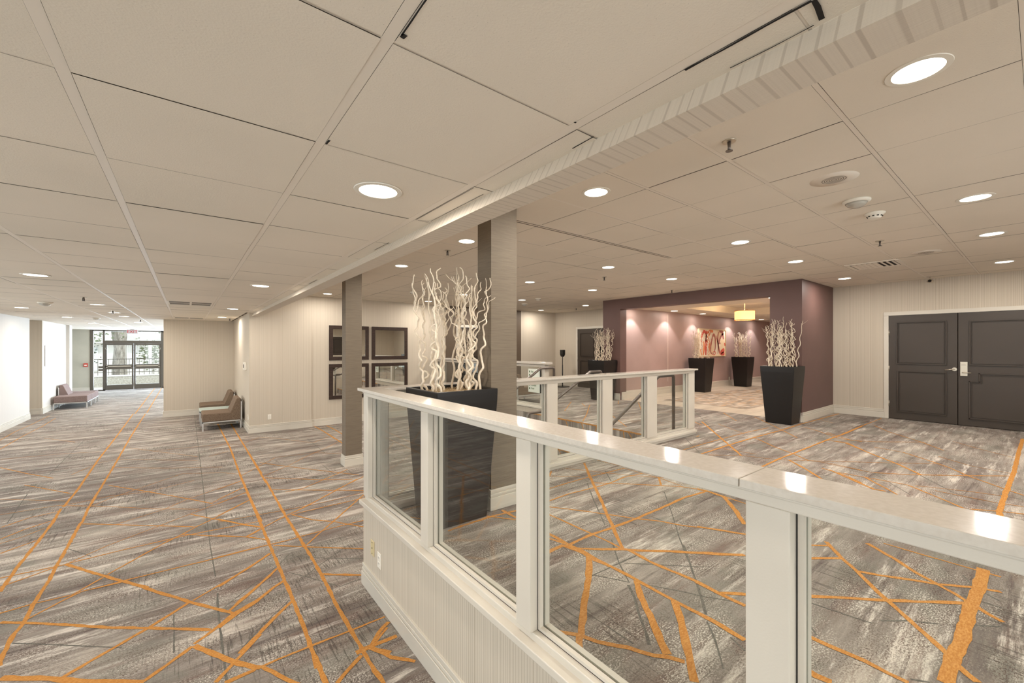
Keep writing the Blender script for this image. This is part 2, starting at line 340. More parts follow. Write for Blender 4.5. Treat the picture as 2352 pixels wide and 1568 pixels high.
# ---------------------------------------------------------------- floors with woven lines
ZL, ZU, ZCL, ZCR, ZB = 0.0, 0.56, 2.655, 3.12, 2.577
ORANGE=[
('L',3,[(-1.19,16.0),(-1.17,12.36),(-1.17,9.78),(-1.14,7.96),(-1.15,7.18)]),
('L',3,[(-1.16,7.12),(-1.14,6.6),(-1.14,6.04),(-1.15,5.48),(-1.14,4.99)]),
('L',3,[(-0.92,15.78),(-0.93,12.03),(-0.91,9.15),(-0.91,7.77),(-0.91,6.94),(-0.89,6.46),(-0.9,6.37)]),
('L',3,[(-0.9,6.37),(-0.89,5.71),(-0.89,5.28),(-0.88,5.01),(-0.89,4.6),(-0.88,4.33),(-0.9,4.2),(-0.89,3.93),(-0.88,3.83)]),
('L',3,[(0.61,12.62),(0.65,9.43),(0.63,7.37),(0.63,6.3),(0.64,5.25)]),
('L',3,[(0.63,7.11),(0.63,5.5),(0.63,4.68),(0.63,4.14),(0.63,3.56),(0.63,3.14),(0.62,2.79),(0.61,2.65)]),
('L',3,[(0.87,12.41),(0.88,9.13),(0.89,7.23)]),
('L',3,[(0.89,6.91),(0.88,5.26),(0.89,4.33),(0.89,3.72),(0.87,3.16),(0.87,2.85),(0.87,2.64)]),
('L',3,[(0.88,9.12),(0.88,7.99),(0.88,7.06),(0.88,6.71)]),
('L',2,[(-2.99,13.1),(-3.03,14.19),(-2.99,15.44),(-2.99,17.04)]),
('L',2,[(-2.73,11.96),(-2.75,13.45),(-2.72,14.77),(-2.75,16.28)]),
('L',2,[(-2.31,10.14),(-1.87,9.39),(-1.52,8.85)]),
('L',2,[(-1.76,8.66),(-1.18,7.78)]),
('L',1,[(-1.83,8.03),(-1.18,7.45)]),
('L',1,[(-1.66,7.29),(-1.44,7.29),(-1.21,7.29),(-0.71,6.85),(-0.29,6.43),(0.12,6.1)]),
('L',2,[(-1.54,6.77),(-1.37,6.96),(-1.15,7.03)]),
('L',2,[(-1.45,6.36),(-1.34,6.53),(-1.16,6.69)]),
('L',1,[(-1.42,6.22),(-1.29,6.3),(-1.17,6.46)]),
('L',2,[(-1.35,5.92),(-1.16,6.1)]),
('L',2,[(-0.88,6.37),(-0.54,6.07),(0.06,5.54)]),
('L',2,[(-0.84,7.92),(-0.4,7.26),(0.02,6.6),(0.25,6.22)]),
('L',1,[(-0.89,7.01),(-0.73,7.26),(-0.55,7.44)]),
('L',1,[(-1.14,7.24),(-0.76,7.34),(-0.4,7.24),(0.09,7.46)]),
('L',1,[(-0.55,7.44),(-0.05,7.97),(0.43,7.66),(0.63,7.4)]),
('L',1,[(-0.59,6.13),(-0.2,6.35),(0.01,6.59),(0.63,7.04)]),
('L',1,[(0.25,6.26),(0.62,6.69)]),
('L',1,[(-0.83,5.27),(-0.6,5.52),(-0.27,5.76),(0.04,5.99),(0.63,6.43)]),
('L',2,[(-0.83,5.28),(-0.41,5.32),(0.02,5.33),(0.65,5.27)]),
('L',2,[(0.04,5.97),(0.32,5.53),(0.6,5.12)]),
('L',2,[(-0.52,4.82),(-0.35,5.03),(-0.19,5.23),(-0.05,5.37),(0.08,5.52),(0.21,5.64),(0.62,6.08)]),
('L',2,[(-0.03,5.39),(0.2,5.16),(0.48,4.91),(0.58,4.78)]),
('L',2,[(0.47,4.91),(0.61,5.03)]),
('L',2,[(-1.21,5.29),(-0.9,5.27),(-0.83,5.27)]),
('L',2,[(-1.16,5.09),(-0.9,5.25)]),
('L',2,[(-0.56,4.6),(-0.4,4.61),(-0.13,4.6),(0.17,4.59),(0.56,4.59)]),
('L',3,[(-0.83,5.27),(-0.63,4.95),(-0.41,4.61),(-0.24,4.36)]),
('L',1,[(-0.89,9.03),(-0.24,8.48),(0.45,8.02)]),
('L',1,[(-0.48,10.04),(0.15,9.05)]),
('L',1,[(-2.33,12.85),(-1.75,11.94)]),
('L',1,[(-0.87,10.67),(-0.48,10.04),(0.62,9.9)]),
('L',1,[(-1.35,8.92),(-1.12,9.57),(-0.92,9.66),(0.15,8.74)]),
('L',1,[(-2.48,10.89),(-1.83,10.79),(-1.24,10.58)]),
('L',3,[(-0.4,4.6),(-0.19,4.26),(0.01,3.94),(0.12,3.77),(0.27,3.56)]),
('L',2,[(-1.05,4.59),(-0.89,4.61),(-0.69,4.59),(-0.54,4.78)]),
('L',2,[(-0.88,4.37),(-0.73,4.53),(-0.64,4.61),(-0.41,4.59)]),
('L',3,[(-1.01,4.44),(-0.7,4.17),(-0.4,3.89),(-0.19,3.72),(0.13,3.45)]),
('L',3,[(-0.57,3.47),(-0.42,3.58),(-0.35,3.63),(-0.2,3.73),(0.03,3.93)]),
('L',2,[(0.04,3.93),(0.27,4.1),(0.53,4.31)]),
('L',2,[(0.24,3.6),(0.31,3.71),(0.47,3.88)]),
('L',3,[(0.04,3.35),(0.14,3.43),(0.27,3.56),(0.45,3.66)]),
('L',3,[(-0.19,3.15),(-0.09,3.23),(0.03,3.33)]),
('L',4,[(0.04,3.33),(0.22,3.02),(0.32,2.88),(0.35,2.86)]),
('L',3,[(0.13,2.89),(0.23,3.01)]),
('L',2,[(0.23,3.01),(0.39,3.19)]),
('L',4,[(-0.84,3.69),(-0.64,3.53),(-0.49,3.39),(-0.19,3.14)]),
('L',3,[(0.18,2.85),(0.32,2.86)]),
('L',2,[(0.22,4.6),(0.44,4.6),(0.62,4.59),(0.77,4.58),(0.88,4.59),(1.13,4.6),(1.37,4.6),(1.54,4.59)]),
('L',2,[(0.47,4.92),(0.61,5.04),(0.87,5.25),(0.92,5.28),(1.13,5.42),(1.54,5.76),(1.93,6.09)]),
('L',2,[(0.94,5.26),(1.41,5.27),(1.79,5.27)]),
('L',2,[(0.94,5.26),(1.09,4.96),(1.27,4.75),(1.48,4.42)]),
('L',2,[(0.9,4.35),(1.04,4.52),(1.27,4.78),(1.51,5.06),(1.86,5.46)]),
('L',2,[(0.91,6.33),(1.37,5.94),(1.88,5.52)]),
('L',2,[(0.25,5.13),(0.47,4.92),(0.64,4.7)]),
('L',3,[(0.27,5.62),(0.5,5.25),(0.62,5.09)]),
('L',2,[(0.66,4.54),(0.9,4.32),(1.32,3.94)]),
('L',3,[(0.2,4.03),(0.44,4.23),(0.61,4.39)]),
('L',3,[(0.24,3.61),(0.44,3.84),(0.63,4.07)]),
('L',3,[(0.17,3.44),(0.29,3.54),(0.41,3.62),(0.54,3.75),(0.63,3.81)]),
('L',3,[(0.26,3.07),(0.41,3.24),(0.53,3.37),(0.62,3.46)]),
('L',3,[(0.89,3.72),(1.15,3.5)]),
('L',2,[(0.53,2.87),(0.63,2.87),(0.88,2.86),(1.1,2.86)]),
('L',4,[(0.83,2.63),(0.93,2.63),(1.09,2.62)]),
('L',3,[(0.92,2.63),(1.01,2.73),(1.1,2.79)]),
('L',3,[(0.92,2.61),(1.0,2.5)]),
('L',1,[(0.33,6.79),(0.62,7.02)]),
('L',1,[(0.31,6.34),(0.62,6.7)]),
('L',1,[(0.3,6.16),(0.61,6.43)]),
('L',1,[(0.28,5.74),(0.62,6.09)]),
('L',1,[(0.27,5.52),(0.9,5.45),(1.38,5.43),(1.86,5.48)]),
('L',3,[(2.42,10.81),(2.44,9.63),(2.43,8.52)]),
('L',2,[(2.7,10.28),(2.68,9.44)]),
('L',1,[(0.9,9.79),(1.21,10.16),(1.47,9.88),(1.75,9.35),(1.98,8.94),(2.37,9.34)]),
('L',1,[(0.88,7.06),(1.3,7.47),(1.63,7.88),(1.99,8.25),(2.51,8.83)]),
('L',2,[(0.95,7.94),(1.17,7.57),(1.38,7.24),(1.68,6.78),(2.02,6.26)]),
('L',1,[(0.63,7.29),(1.21,8.15),(1.83,8.07),(2.19,7.7)]),
('L',2,[(0.89,6.99),(1.2,6.68),(1.53,6.37),(1.88,6.12)]),
('L',2,[(1.02,6.12),(1.23,6.13),(1.58,6.38),(1.97,6.66)]),
('L',2,[(0.9,6.34),(1.28,6.02),(1.87,5.52)]),
('L',2,[(0.95,5.3),(1.25,5.52),(1.55,5.78),(1.81,5.98),(2.09,6.18)]),
('L',1,[(0.33,9.55),(0.59,9.89),(0.91,9.6)]),
('L',1,[(0.31,8.94),(0.6,9.15)]),
('L',1,[(2.51,10.53),(2.88,10.67)]),
('U',3,[(3.66,3.31),(3.33,2.94),(3.05,2.61),(2.83,2.35),(2.66,2.16),(2.5,1.97),(2.38,1.84),(2.29,1.73)]),
('U',2,[(2.64,2.88),(2.92,2.89),(3.28,2.89)]),
('U',2,[(2.43,2.65),(2.75,2.67),(3.05,2.64),(3.29,2.63),(3.55,2.66),(3.81,2.62)]),
('U',2,[(3.31,2.89),(3.52,2.87),(3.82,2.86)]),
('U',2,[(3.17,2.73),(3.37,2.54),(3.56,2.34),(3.74,2.14),(3.79,2.02),(3.8,1.93)]),
('U',3,[(3.8,1.93),(3.5,1.97),(3.09,1.96),(2.77,1.96),(2.5,1.97),(2.29,1.99),(2.04,1.98)]),
('U',2,[(2.37,2.59),(2.49,2.42),(2.6,2.25),(2.65,2.16),(2.76,1.97),(2.87,1.82),(2.94,1.66),(3.06,1.49)]),
('U',2,[(2.28,2.49),(2.29,2.31),(2.29,2.1),(2.29,1.99),(2.29,1.87),(2.28,1.72)]),
('U',3,[(2.05,2.23),(2.05,2.12),(2.04,1.99),(2.05,1.86),(2.04,1.78),(2.04,1.63)]),
('U',2,[(1.99,2.17),(2.03,2.01)]),
('U',3,[(1.83,1.99),(2.01,2.0)]),
('U',3,[(2.01,1.95),(2.15,1.82),(2.28,1.72),(2.34,1.64),(2.51,1.5),(2.7,1.32)]),
('U',2,[(2.75,2.99),(3.14,3.3)]),
('U',1,[(2.93,3.2),(3.21,2.95)]),
('U',1,[(3.27,3.29),(3.46,2.99),(3.52,2.87)]),
('U',1,[(3.52,2.87),(3.72,2.55),(3.86,2.4)]),
('U',2,[(3.82,2.43),(3.63,2.29)]),
('U',1,[(3.81,2.85),(3.81,2.42),(3.77,2.16)]),
('U',1,[(3.83,3.31),(3.86,2.91)]),
('U',3,[(2.3,1.68),(2.28,1.52),(2.29,1.33),(2.3,1.21),(2.28,1.09),(2.28,0.95)]),
('U',3,[(2.28,1.09),(2.38,1.0)]),
('U',4,[(2.01,2.0),(2.04,1.83),(2.02,1.77)]),
('U',3,[(2.02,1.77),(2.04,1.62),(2.04,1.46),(2.03,1.29),(2.03,1.2),(2.03,1.06),(2.03,0.95),(2.02,0.88),(2.01,0.84)]),
('U',4,[(2.03,1.79),(1.83,1.62),(1.65,1.49),(1.54,1.4),(1.45,1.33)]),
('U',4,[(1.44,1.33),(1.33,1.23)]),
('U',3,[(1.34,1.46),(1.39,1.39),(1.44,1.33),(1.47,1.25),(1.55,1.14),(1.6,1.04),(1.64,1.0),(1.67,0.94)]),
('U',4,[(2.03,1.44),(1.92,1.33),(1.83,1.22),(1.77,1.15),(1.7,1.07),(1.65,1.01)]),
('U',4,[(2.03,1.2),(1.93,1.11),(1.84,1.04),(1.77,0.99),(1.71,0.94),(1.65,0.9),(1.6,0.86)]),
('U',3,[(1.83,2.0),(2.01,2.0)]),
('U',3,[(2.09,1.87),(2.28,1.71),(2.49,1.51),(2.83,1.19)]),
('U',3,[(3.47,0.92),(3.29,0.8),(3.16,0.69),(3.02,0.59),(2.92,0.51),(2.85,0.45),(2.75,0.37),(2.67,0.3),(2.59,0.24)]),
('U',3,[(3.66,0.74),(3.53,0.58),(3.41,0.46),(3.35,0.38),(3.29,0.3),(3.23,0.24)]),
('U',2,[(3.75,0.67),(3.74,0.45),(3.74,0.23),(3.74,0.15)]),
('U',3,[(3.08,0.94),(3.27,0.79)]),
('U',3,[(3.16,0.68),(3.21,0.58),(3.28,0.48),(3.34,0.37),(3.46,0.23),(3.51,0.14)]),
('U',3,[(2.61,0.8),(2.74,0.68),(2.83,0.59),(2.92,0.51),(3.06,0.38),(3.21,0.25)]),
('U',5,[(3.79,0.22),(3.62,0.22),(3.44,0.22),(3.21,0.23),(3.03,0.23),(2.88,0.23),(2.73,0.23),(2.59,0.24),(2.47,0.24),(2.38,0.24)]),
('U',3,[(3.22,0.22),(3.17,0.17),(3.13,0.12)]),
('U',3,[(2.27,0.69),(2.27,0.59),(2.28,0.47),(2.27,0.39),(2.27,0.33)]),
('U',4,[(2.03,0.62),(2.02,0.57),(2.03,0.52)]),
('U',3,[(2.57,0.23),(2.52,0.19),(2.49,0.16)]),
('U',2,[(3.29,1.0),(3.41,0.89)]),
('U',3,[(3.0,1.59),(3.09,1.43),(3.15,1.31)]),
('U',3,[(2.61,1.39),(2.83,1.18)]),
('U',3,[(2.29,1.22),(2.28,1.09),(2.28,0.95)]),
('U',3,[(2.28,1.09),(2.39,0.99)]),
('U',3,[(2.03,1.08),(2.02,0.94),(2.01,0.84)]),
('U',4,[(3.82,1.95),(3.79,1.76),(3.54,1.55),(3.32,1.39)]),
('U',2,[(3.81,2.02),(3.82,1.95),(3.77,1.57)]),
('U',2,[(6.12,3.21),(6.0,3.19)]),
('U',2,[(7.24,1.91),(8.99,1.9),(10.3,1.87)]),
('U',2,[(7.91,2.09),(7.67,1.86),(7.52,1.69),(7.67,1.47),(8.01,1.18),(8.21,1.02)]),
('U',2,[(9.26,1.78),(8.73,1.49),(8.16,1.05),(7.73,0.79)]),
('U',3,[(7.27,1.92),(7.25,1.7),(6.74,1.3),(6.41,1.02),(6.07,0.79)]),
('U',2,[(7.25,1.39),(7.19,1.1),(6.96,0.88),(6.69,0.65),(6.39,0.47),(6.07,0.21),(5.95,0.1)]),
('U',4,[(9.62,0.18),(8.36,0.19),(7.03,0.19),(6.51,0.2),(5.96,0.21),(5.22,0.22),(5.06,0.21)]),
('U',2,[(5.78,1.11),(5.99,0.85),(6.3,0.58),(6.75,0.2)]),
('U',3,[(5.53,1.44),(5.26,1.15),(5.1,0.98),(5.12,0.9)]),
('U',2,[(5.49,1.35),(5.5,1.13),(5.23,0.92),(5.06,0.8)]),
('U',2,[(5.5,1.13),(5.52,0.81),(5.29,0.59),(5.08,0.4),(5.05,0.3)]),
('U',1,[(5.92,1.56),(6.44,1.06),(6.77,0.76)]),
('U',1,[(5.79,1.52),(5.78,1.26),(5.76,1.11)]),
('U',1,[(8.58,0.79),(8.18,0.49),(7.88,0.2)]),
('U',1,[(7.26,0.79),(6.97,0.51),(6.88,0.21)]),
('U',2,[(5.1,0.37),(5.22,0.22),(5.29,0.09)]),
('U',1,[(5.5,0.62),(5.49,0.26),(5.53,0.1)]),
('U',1,[(5.55,0.76),(5.72,0.42),(5.79,0.2)]),
('U',3,[(7.31,3.79),(6.68,3.3),(6.13,2.87),(5.75,2.57),(5.39,2.29)]),
('U',2,[(5.1,2.89),(5.62,2.9),(6.14,2.89),(6.97,2.87),(7.62,2.81)]),
('U',3,[(5.07,2.64),(5.86,2.65),(6.63,2.64),(7.57,2.6),(8.4,2.6),(9.26,2.56),(10.33,2.53)]),
('U',2,[(8.61,4.01),(7.88,3.44)]),
('U',2,[(8.6,3.42),(7.9,2.85),(7.11,2.24)]),
('U',2,[(6.63,2.64),(6.21,2.21),(5.99,1.92),(5.79,1.71)]),
('U',3,[(5.06,1.94),(5.55,1.95),(6.03,1.94),(6.64,1.93),(7.26,1.92),(8.08,1.89),(9.02,1.89)]),
('U',1,[(5.11,2.56),(5.41,2.28),(5.53,1.96),(5.88,1.6),(6.19,1.3)]),
('U',3,[(5.62,1.85),(5.34,1.59),(5.06,1.37)]),
('U',1,[(7.31,3.5),(6.78,2.84)]),
('U',1,[(9.24,2.58),(8.98,2.28)]),
('U',2,[(7.26,1.92),(7.3,1.7),(6.96,1.46)]),
('U',2,[(8.15,2.48),(7.95,2.22),(7.53,1.84),(7.54,1.58)]),
('U',1,[(5.79,1.71),(5.84,1.47),(5.78,1.21)]),
('U',2,[(5.54,1.51),(5.44,1.3),(5.25,1.1)]),
('U',2,[(7.24,3.94),(7.0,3.65)]),
('U',1,[(5.29,2.87),(5.57,2.6),(5.62,2.21)]),
('U',2,[(6.25,6.19),(7.43,7.13)]),
('U',2,[(5.58,5.08),(6.26,5.59),(7.34,6.46)]),
('U',2,[(7.41,6.76),(7.09,6.37)]),
('U',2,[(8.72,6.12),(7.88,5.47),(7.26,4.98)]),
('U',2,[(6.66,5.32),(6.24,4.81),(5.83,4.32)]),
('U',1,[(6.69,5.34),(6.93,5.2)]),
('U',1,[(6.22,4.67),(6.57,4.48)]),
('U',2,[(8.51,6.55),(8.01,6.17)]),
('U',3,[(1.5,2.67),(1.6,2.68),(1.89,2.69),(2.13,2.66)]),
('U',3,[(2.04,2.74),(2.04,2.55)]),
('U',2,[(1.87,2.73),(2.01,2.52)]),
('U',2,[(1.3,3.21),(1.44,2.99)]),
('L',3,[(0.62,2.79),(0.62,2.65),(0.62,2.5),(0.62,2.25)]),
('L',3,[(0.87,2.65),(0.87,2.42),(0.88,2.3),(0.86,2.06)]),
('L',3,[(0.35,2.87),(0.42,2.73),(0.48,2.61),(0.62,2.39)]),
('L',2,[(0.17,2.86),(0.53,2.87)]),
('L',3,[(0.67,2.46),(0.85,2.59)]),
('L',3,[(1.09,2.34),(0.99,2.46),(0.91,2.62)]),
('L',2,[(0.93,2.62),(1.07,2.74)]),
]
GREY=[
('L',1,[(0.18,14.68),(0.18,8.22),(0.18,5.96),(0.18,4.88),(0.19,4.22)]),
('L',2,[(0.19,3.93),(0.18,3.69),(0.18,3.24),(0.18,2.85)]),
('L',1,[(0.22,3.69),(0.65,4.13),(0.75,4.28)]),
('L',1,[(0.77,3.77),(0.89,3.87),(1.23,4.12)]),
('L',1,[(0.25,3.08),(0.42,3.3),(0.61,3.49)]),
('L',1,[(0.74,4.23),(1.01,3.96),(1.26,3.76)]),
('L',1,[(0.68,3.92),(0.78,3.76),(0.96,3.44),(1.12,3.45)]),
('L',1,[(0.9,2.96),(0.99,2.79),(1.04,2.71)]),
('L',1,[(-0.88,4.08),(-0.66,3.89),(-0.32,3.59)]),
('L',1,[(-0.88,5.67),(-0.68,5.33)]),
('L',1,[(-1.3,6.91),(-1.15,6.66)]),
('L',1,[(-0.07,3.81),(-0.06,3.33)]),
('L',1,[(-1.52,6.88),(-1.62,8.11)]),
('L',1,[(-1.61,9.12),(-1.64,12.04)]),
('L',1,[(1.97,9.41),(1.97,8.67),(1.96,7.96)]),
('L',1,[(1.73,7.18),(1.74,6.46)]),
('L',1,[(1.97,6.66),(1.96,6.37)]),
('U',2,[(1.96,1.44),(1.89,1.35),(1.81,1.27),(1.75,1.21),(1.71,1.16),(1.64,1.09)]),
('U',1,[(2.27,1.79),(2.13,1.64),(1.99,1.46)]),
('U',2,[(2.65,1.5),(2.37,1.28),(2.2,1.15),(2.05,1.04)]),
('U',1,[(2.0,1.01),(1.9,0.92),(1.76,0.82)]),
('U',1,[(1.59,1.29),(1.59,1.14)]),
('U',1,[(1.86,1.63),(2.11,1.62),(2.27,1.61)]),
('U',1,[(1.88,1.64),(1.99,1.45)]),
('U',1,[(2.14,1.6),(2.51,1.25)]),
('U',1,[(2.02,1.41),(2.13,1.24),(2.18,1.14),(2.26,1.02)]),
('U',1,[(1.98,0.89),(1.94,0.81)]),
('U',1,[(3.11,2.77),(2.83,2.45),(2.48,2.03)]),
('U',1,[(2.33,1.85),(2.12,1.63)]),
('U',1,[(3.48,2.16),(3.09,1.85),(2.76,1.6),(2.5,1.39)]),
('U',1,[(2.12,1.62),(2.31,1.61)]),
('U',1,[(3.58,2.93),(3.34,2.66)]),
('U',1,[(2.41,0.73),(2.36,0.69),(2.31,0.65)]),
('U',1,[(2.68,0.49),(2.78,0.41),(2.87,0.31)]),
('U',1,[(2.93,0.26),(3.08,0.12)]),
('U',1,[(3.3,0.28),(3.3,0.13)]),
('U',1,[(3.59,0.29),(3.45,0.23),(3.38,0.14)]),
('U',1,[(2.3,0.33),(2.34,0.28)]),
('U',1,[(2.57,0.78),(2.62,0.51)]),
('U',1,[(6.19,1.48),(5.67,1.06),(5.17,0.74)]),
('U',1,[(6.06,0.8),(5.57,0.51),(5.26,0.2)]),
('U',1,[(5.8,3.26),(5.13,2.69),(5.09,2.53)]),
('U',1,[(8.34,4.47),(6.65,3.24)]),
('U',1,[(5.23,2.15),(5.04,1.98)]),
]

WID = {1: 0.010, 2: 0.017, 3: 0.026, 4: 0.036, 5: 0.052}
def ribbon(b, pts, w, z, m, keep, jag=True):
    P = [Vector((p[0], p[1])) for p in pts]; out = []
    for a, c in zip(P, P[1:]):
        n = max(1, int((c-a).length/0.045))
        for k in range(n): out.append(a.lerp(c, k/n))
    out.append(P[-1])
    prev = None
    for i, p in enumerate(out):
        t = (out[min(i+1, len(out)-1)]-out[max(i-1, 0)])
        if t.length < 1e-6: continue
        t.normalize(); n = Vector((-t.y, t.x))
        o = n*rnd.uniform(-1, 1)*min(.12*w, .0025) if jag else Vector((0,0)); ww = (w+rnd.uniform(-1, 1)*min(.22*w, .006) if jag else w)/2
        if not keep(p.x, p.y): prev = None; continue
        cur = (b.bm.verts.new((p.x+o.x+n.x*ww, p.y+o.y+n.y*ww, z)), b.bm.verts.new((p.x+o.x-n.x*ww, p.y+o.y-n.y*ww, z)))
        if prev: b.bm.faces.new((prev[0], prev[1], cur[1], cur[0])).material_index = m
        prev = cur
def floor_lines(b, which, z, keep):
    dz = 0
    for src, m, k in ((GREY, 2, 1.0), (ORANGE, 1, 1.0)):
        for f, wd, pts in src:
            if f == which: dz += 1; ribbon(b, pts, WID[wd]*k*(0.8 if m == 2 else 1), z+0.0008+dz*1.5e-5, m, keep)
b = B()
b.box(-6.5, 12, -4, 26.5, -0.1, ZL)
low_keep = lambda x, y: x > -3.9 and not (y < 3.40 and x > 1.12) and x < 5.5
floor_lines(b, 'L', ZL, low_keep)
for x in (-2.99, -2.73, 2.42, 2.67): ribbon(b, [(x, 9.0), (x+.02, 10), (x, 10.7)], .026, ZL+.004, 1, low_keep)
for x in (-1.15, -.9): ribbon(b, [(x, 16), (x, 20), (x, 25.2)], .026, ZL+.004, 1, low_keep)
struct(b.build('floor', [M['carpet'], M['orange'], M['grey_yarn']]), 'grey and brown patterned carpet with thin orange lines, lower corridor level')
b = B()
b.box(1.16, 8.75, -4, 3.40, 0.2, ZU); b.box(8.75, 10.5, -4, 2.66, 0.2, ZU)
b.box(5.55, 8.75, 3.40, 10.85, 0.2, ZU); b.box(8.75, 10.5, 7.1, 10.85, 0.2, ZU)
up_keep = lambda x, y: x > 1.2 and x < 10.42 and (y < 3.28 or x > 5.6) and not (x > 8.64 and 2.65 < y < 7.15) and y < 10.75
floor_lines(b, 'U', ZU, up_keep)
struct(b.build('floor', [M['carpet'], M['orange'], M['grey_yarn']]), 'grey and brown patterned carpet with thin orange lines, raised level')

# hall beyond the opening: stone border and inset carpet
def stone():
    m = mat('stone_tile', (206, 194, 174), 0.35); t = NT(m)
    n = t.noise(t.scaled(1.2, 6, 1), 1, 4); c = t.ramp(n, [(0.3, (188, 174, 154)), (0.7, (216, 204, 184))])
    br = t.node('ShaderNodeTexBrick'); t.link(t.pos(), br.inputs['Vector']); br.inputs['Scale'].default_value = 1.65
    br.inputs['Mortar Size'].default_value = 0.006; br.inputs['Brick Width'].default_value = 1.0; br.inputs['Row Height'].default_value = 0.5
    br.inputs['Color1'].default_value = br.inputs['Color2'].default_value = (1,1,1,1); br.inputs['Mortar'].default_value = (0.5,0.5,0.5,1)
    t.color(t.mix(1.0, c, br.outputs['Color'], 'MULTIPLY')); return m
def hall_carpet():
    m = mat('hall_carpet', (160, 148, 132), 0.95, spec=0.1); t = NT(m); x, y, z = t.sep()
    def st(ax, ay, s): return t.comb(t.math('MULTIPLY', x, ax), t.math('MULTIPLY', y, ay), s)
    c = t.ramp(t.noise(st(2, 5, 1), 1, 3), [(0.35, (132, 122, 110)), (0.65, (176, 162, 146))])
    a = t.noise(st(1.2, 22, 4), 1, 2); c = t.mix(t.math('MULTIPLY', t.ramp(a, [(0.58, BW(0)), (0.62, BW(1))]), 0.6), c, (200, 156, 108))
    a = t.noise(st(14, 3, 8), 1, 2); c = t.mix(t.math('MULTIPLY', t.ramp(a, [(0.60, BW(0)), (0.64, BW(1))]), 0.8), c, (226, 218, 204))
    t.color(c); return m
b = B(); b.box(8.75, 19.6, 2.66, 7.1, 0.3, ZU); b.poly([(9.5,3.94,ZU+.002),(18.6,3.94,ZU+.002),(18.6,5.93,ZU+.002),(9.5,5.93,ZU+.002)], 1)
struct(b.build('floor', [stone(), hall_carpet()]), 'cream stone floor of the mauve hall with an inset carpet')

# steps between the two levels (carpeted, orange nosings)
b = B()
for k in range(3):
    x1 = 5.55-0.3*k; z1 = ZU-0.187*k
    if k > 0: b.box(x1, 5.56, 3.46, 6.40, ZL, z1)
    b.box(x1-.006, x1+.0, 3.46, 6.40, z1-.187, z1, 0)
    for j in range(60):
        y = 3.46+2.94*j/60; d = rnd.uniform(.014, .024)
        b.box(x1-.009, x1-.002, y, y+2.94/60, z1-d, z1+.001, 1)
    yy = 3.5
    while yy < 6.3:
        s = rnd.uniform(-.22, .22)
        b.poly([(x1-.010, yy, z1-.187), (x1-.010, yy+.02, z1-.187), (x1-.010, yy+s+.02, z1-.01), (x1-.010, yy+s, z1-.01)], 1)
        yy += rnd.uniform(.16, .42)
struct(b.build('stairs', [M['carpet'], M['orange']]), 'three carpeted steps with orange edges leading down between the handrails')

# ---------------------------------------------------------------- ceilings
def tiles(xs, ys, z, hole=None, tee_x=None, tee_y=None, name='', label='', skip=None, clip=None, fat=lambda k: 0.0):
    """xs, ys: lists of (start, end) tile spans; a flat field of lay-in tiles with metal tees between them"""
    b = B()
    for i, (x0, x1) in enumerate(xs):
        for j, (y0, y1) in enumerate(ys):
            if skip and skip((x0+x1)/2, (y0+y1)/2): continue
            g = [rnd.uniform(.0001, .0011) for _ in range(4)]
            if rnd.random() < .06: g[rnd.randrange(4)] += rnd.uniform(.001, .003)
            dz = rnd.uniform(-.0012, .0012); e = [rnd.uniform(-.001, .001) for _ in range(4)]
            b.poly([(x0+g[0], y0+g[1], z+dz+e[0]), (x0+g[0], y1-g[2], z+dz+e[1]), (x1-g[3], y1-g[2], z+dz+e[2]), (x1-g[3], y0+g[1], z+dz+e[3])], 0)
    return b
def spans(start, step, gap, lo, hi):
    out = []; a = start - math.ceil((start-lo)/step)*step
    while a < hi:
        s, e = max(a+gap, lo), min(a+step, hi)
        if e-s > .03: out.append((s, e))
        a += step
    return out
# left, low ceiling
xsL = spans(-0.281, 0.655, 0.031, -4.4, 1.029) + [(1.0665, 1.178)]
ysL = spans(0.991, 0.652, 0.006, -4.0, 25.3)
skipL = lambda x, y: (x > 1.05 and y > 10.9) or (abs(x-.06) < .3 and (8.7 < y < 9.5 or 13.35 < y < 14.0))
b = tiles(xsL, ysL, ZCL, skip=lambda x, y: abs(x-.06) < .3 and (8.7 < y < 9.5 or 13.35 < y < 14.0))
b.poly([(1.1,14.66,ZCL),(1.1,25.3,ZCL),(3.3,25.3,ZCL),(3.3,14.66,ZCL)], 0)
k = -7
while -0.281+0.655*k < 1.0:
    x = -0.281+0.655*k
    if x > -4.4: b.box(x+.0005, x+.0305, -4, 25.3, ZCL+.0003, ZCL+.006, 1)
    k += 1
b.box(1.0292, 1.0662, -4, 10.75, ZCL+.0005, ZCL+.006, 1)
y = 0.991-0.652*7
while y < 25.3:
    b.box(-4.4, 1.17, y-.002, y+.008, ZCL+.002, ZCL+.007, 1); y += .652
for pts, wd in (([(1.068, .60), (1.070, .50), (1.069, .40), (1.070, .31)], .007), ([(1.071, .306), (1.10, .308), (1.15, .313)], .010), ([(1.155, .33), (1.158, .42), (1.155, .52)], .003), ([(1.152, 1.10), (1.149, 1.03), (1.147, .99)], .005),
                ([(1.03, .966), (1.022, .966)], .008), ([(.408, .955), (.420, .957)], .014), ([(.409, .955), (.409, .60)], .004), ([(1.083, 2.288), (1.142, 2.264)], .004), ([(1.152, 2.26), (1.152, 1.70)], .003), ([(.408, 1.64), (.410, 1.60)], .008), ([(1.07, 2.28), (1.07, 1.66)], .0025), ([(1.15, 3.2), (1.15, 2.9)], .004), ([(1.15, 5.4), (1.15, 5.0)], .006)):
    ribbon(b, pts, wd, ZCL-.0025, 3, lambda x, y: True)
b.box(-4.5, 1.25, -4, 25.4, ZCL+.012, ZCL+.05, 2); b.box(1.1, 3.4, 14.66, 25.4, ZCL+.012, ZCL+.05, 2)
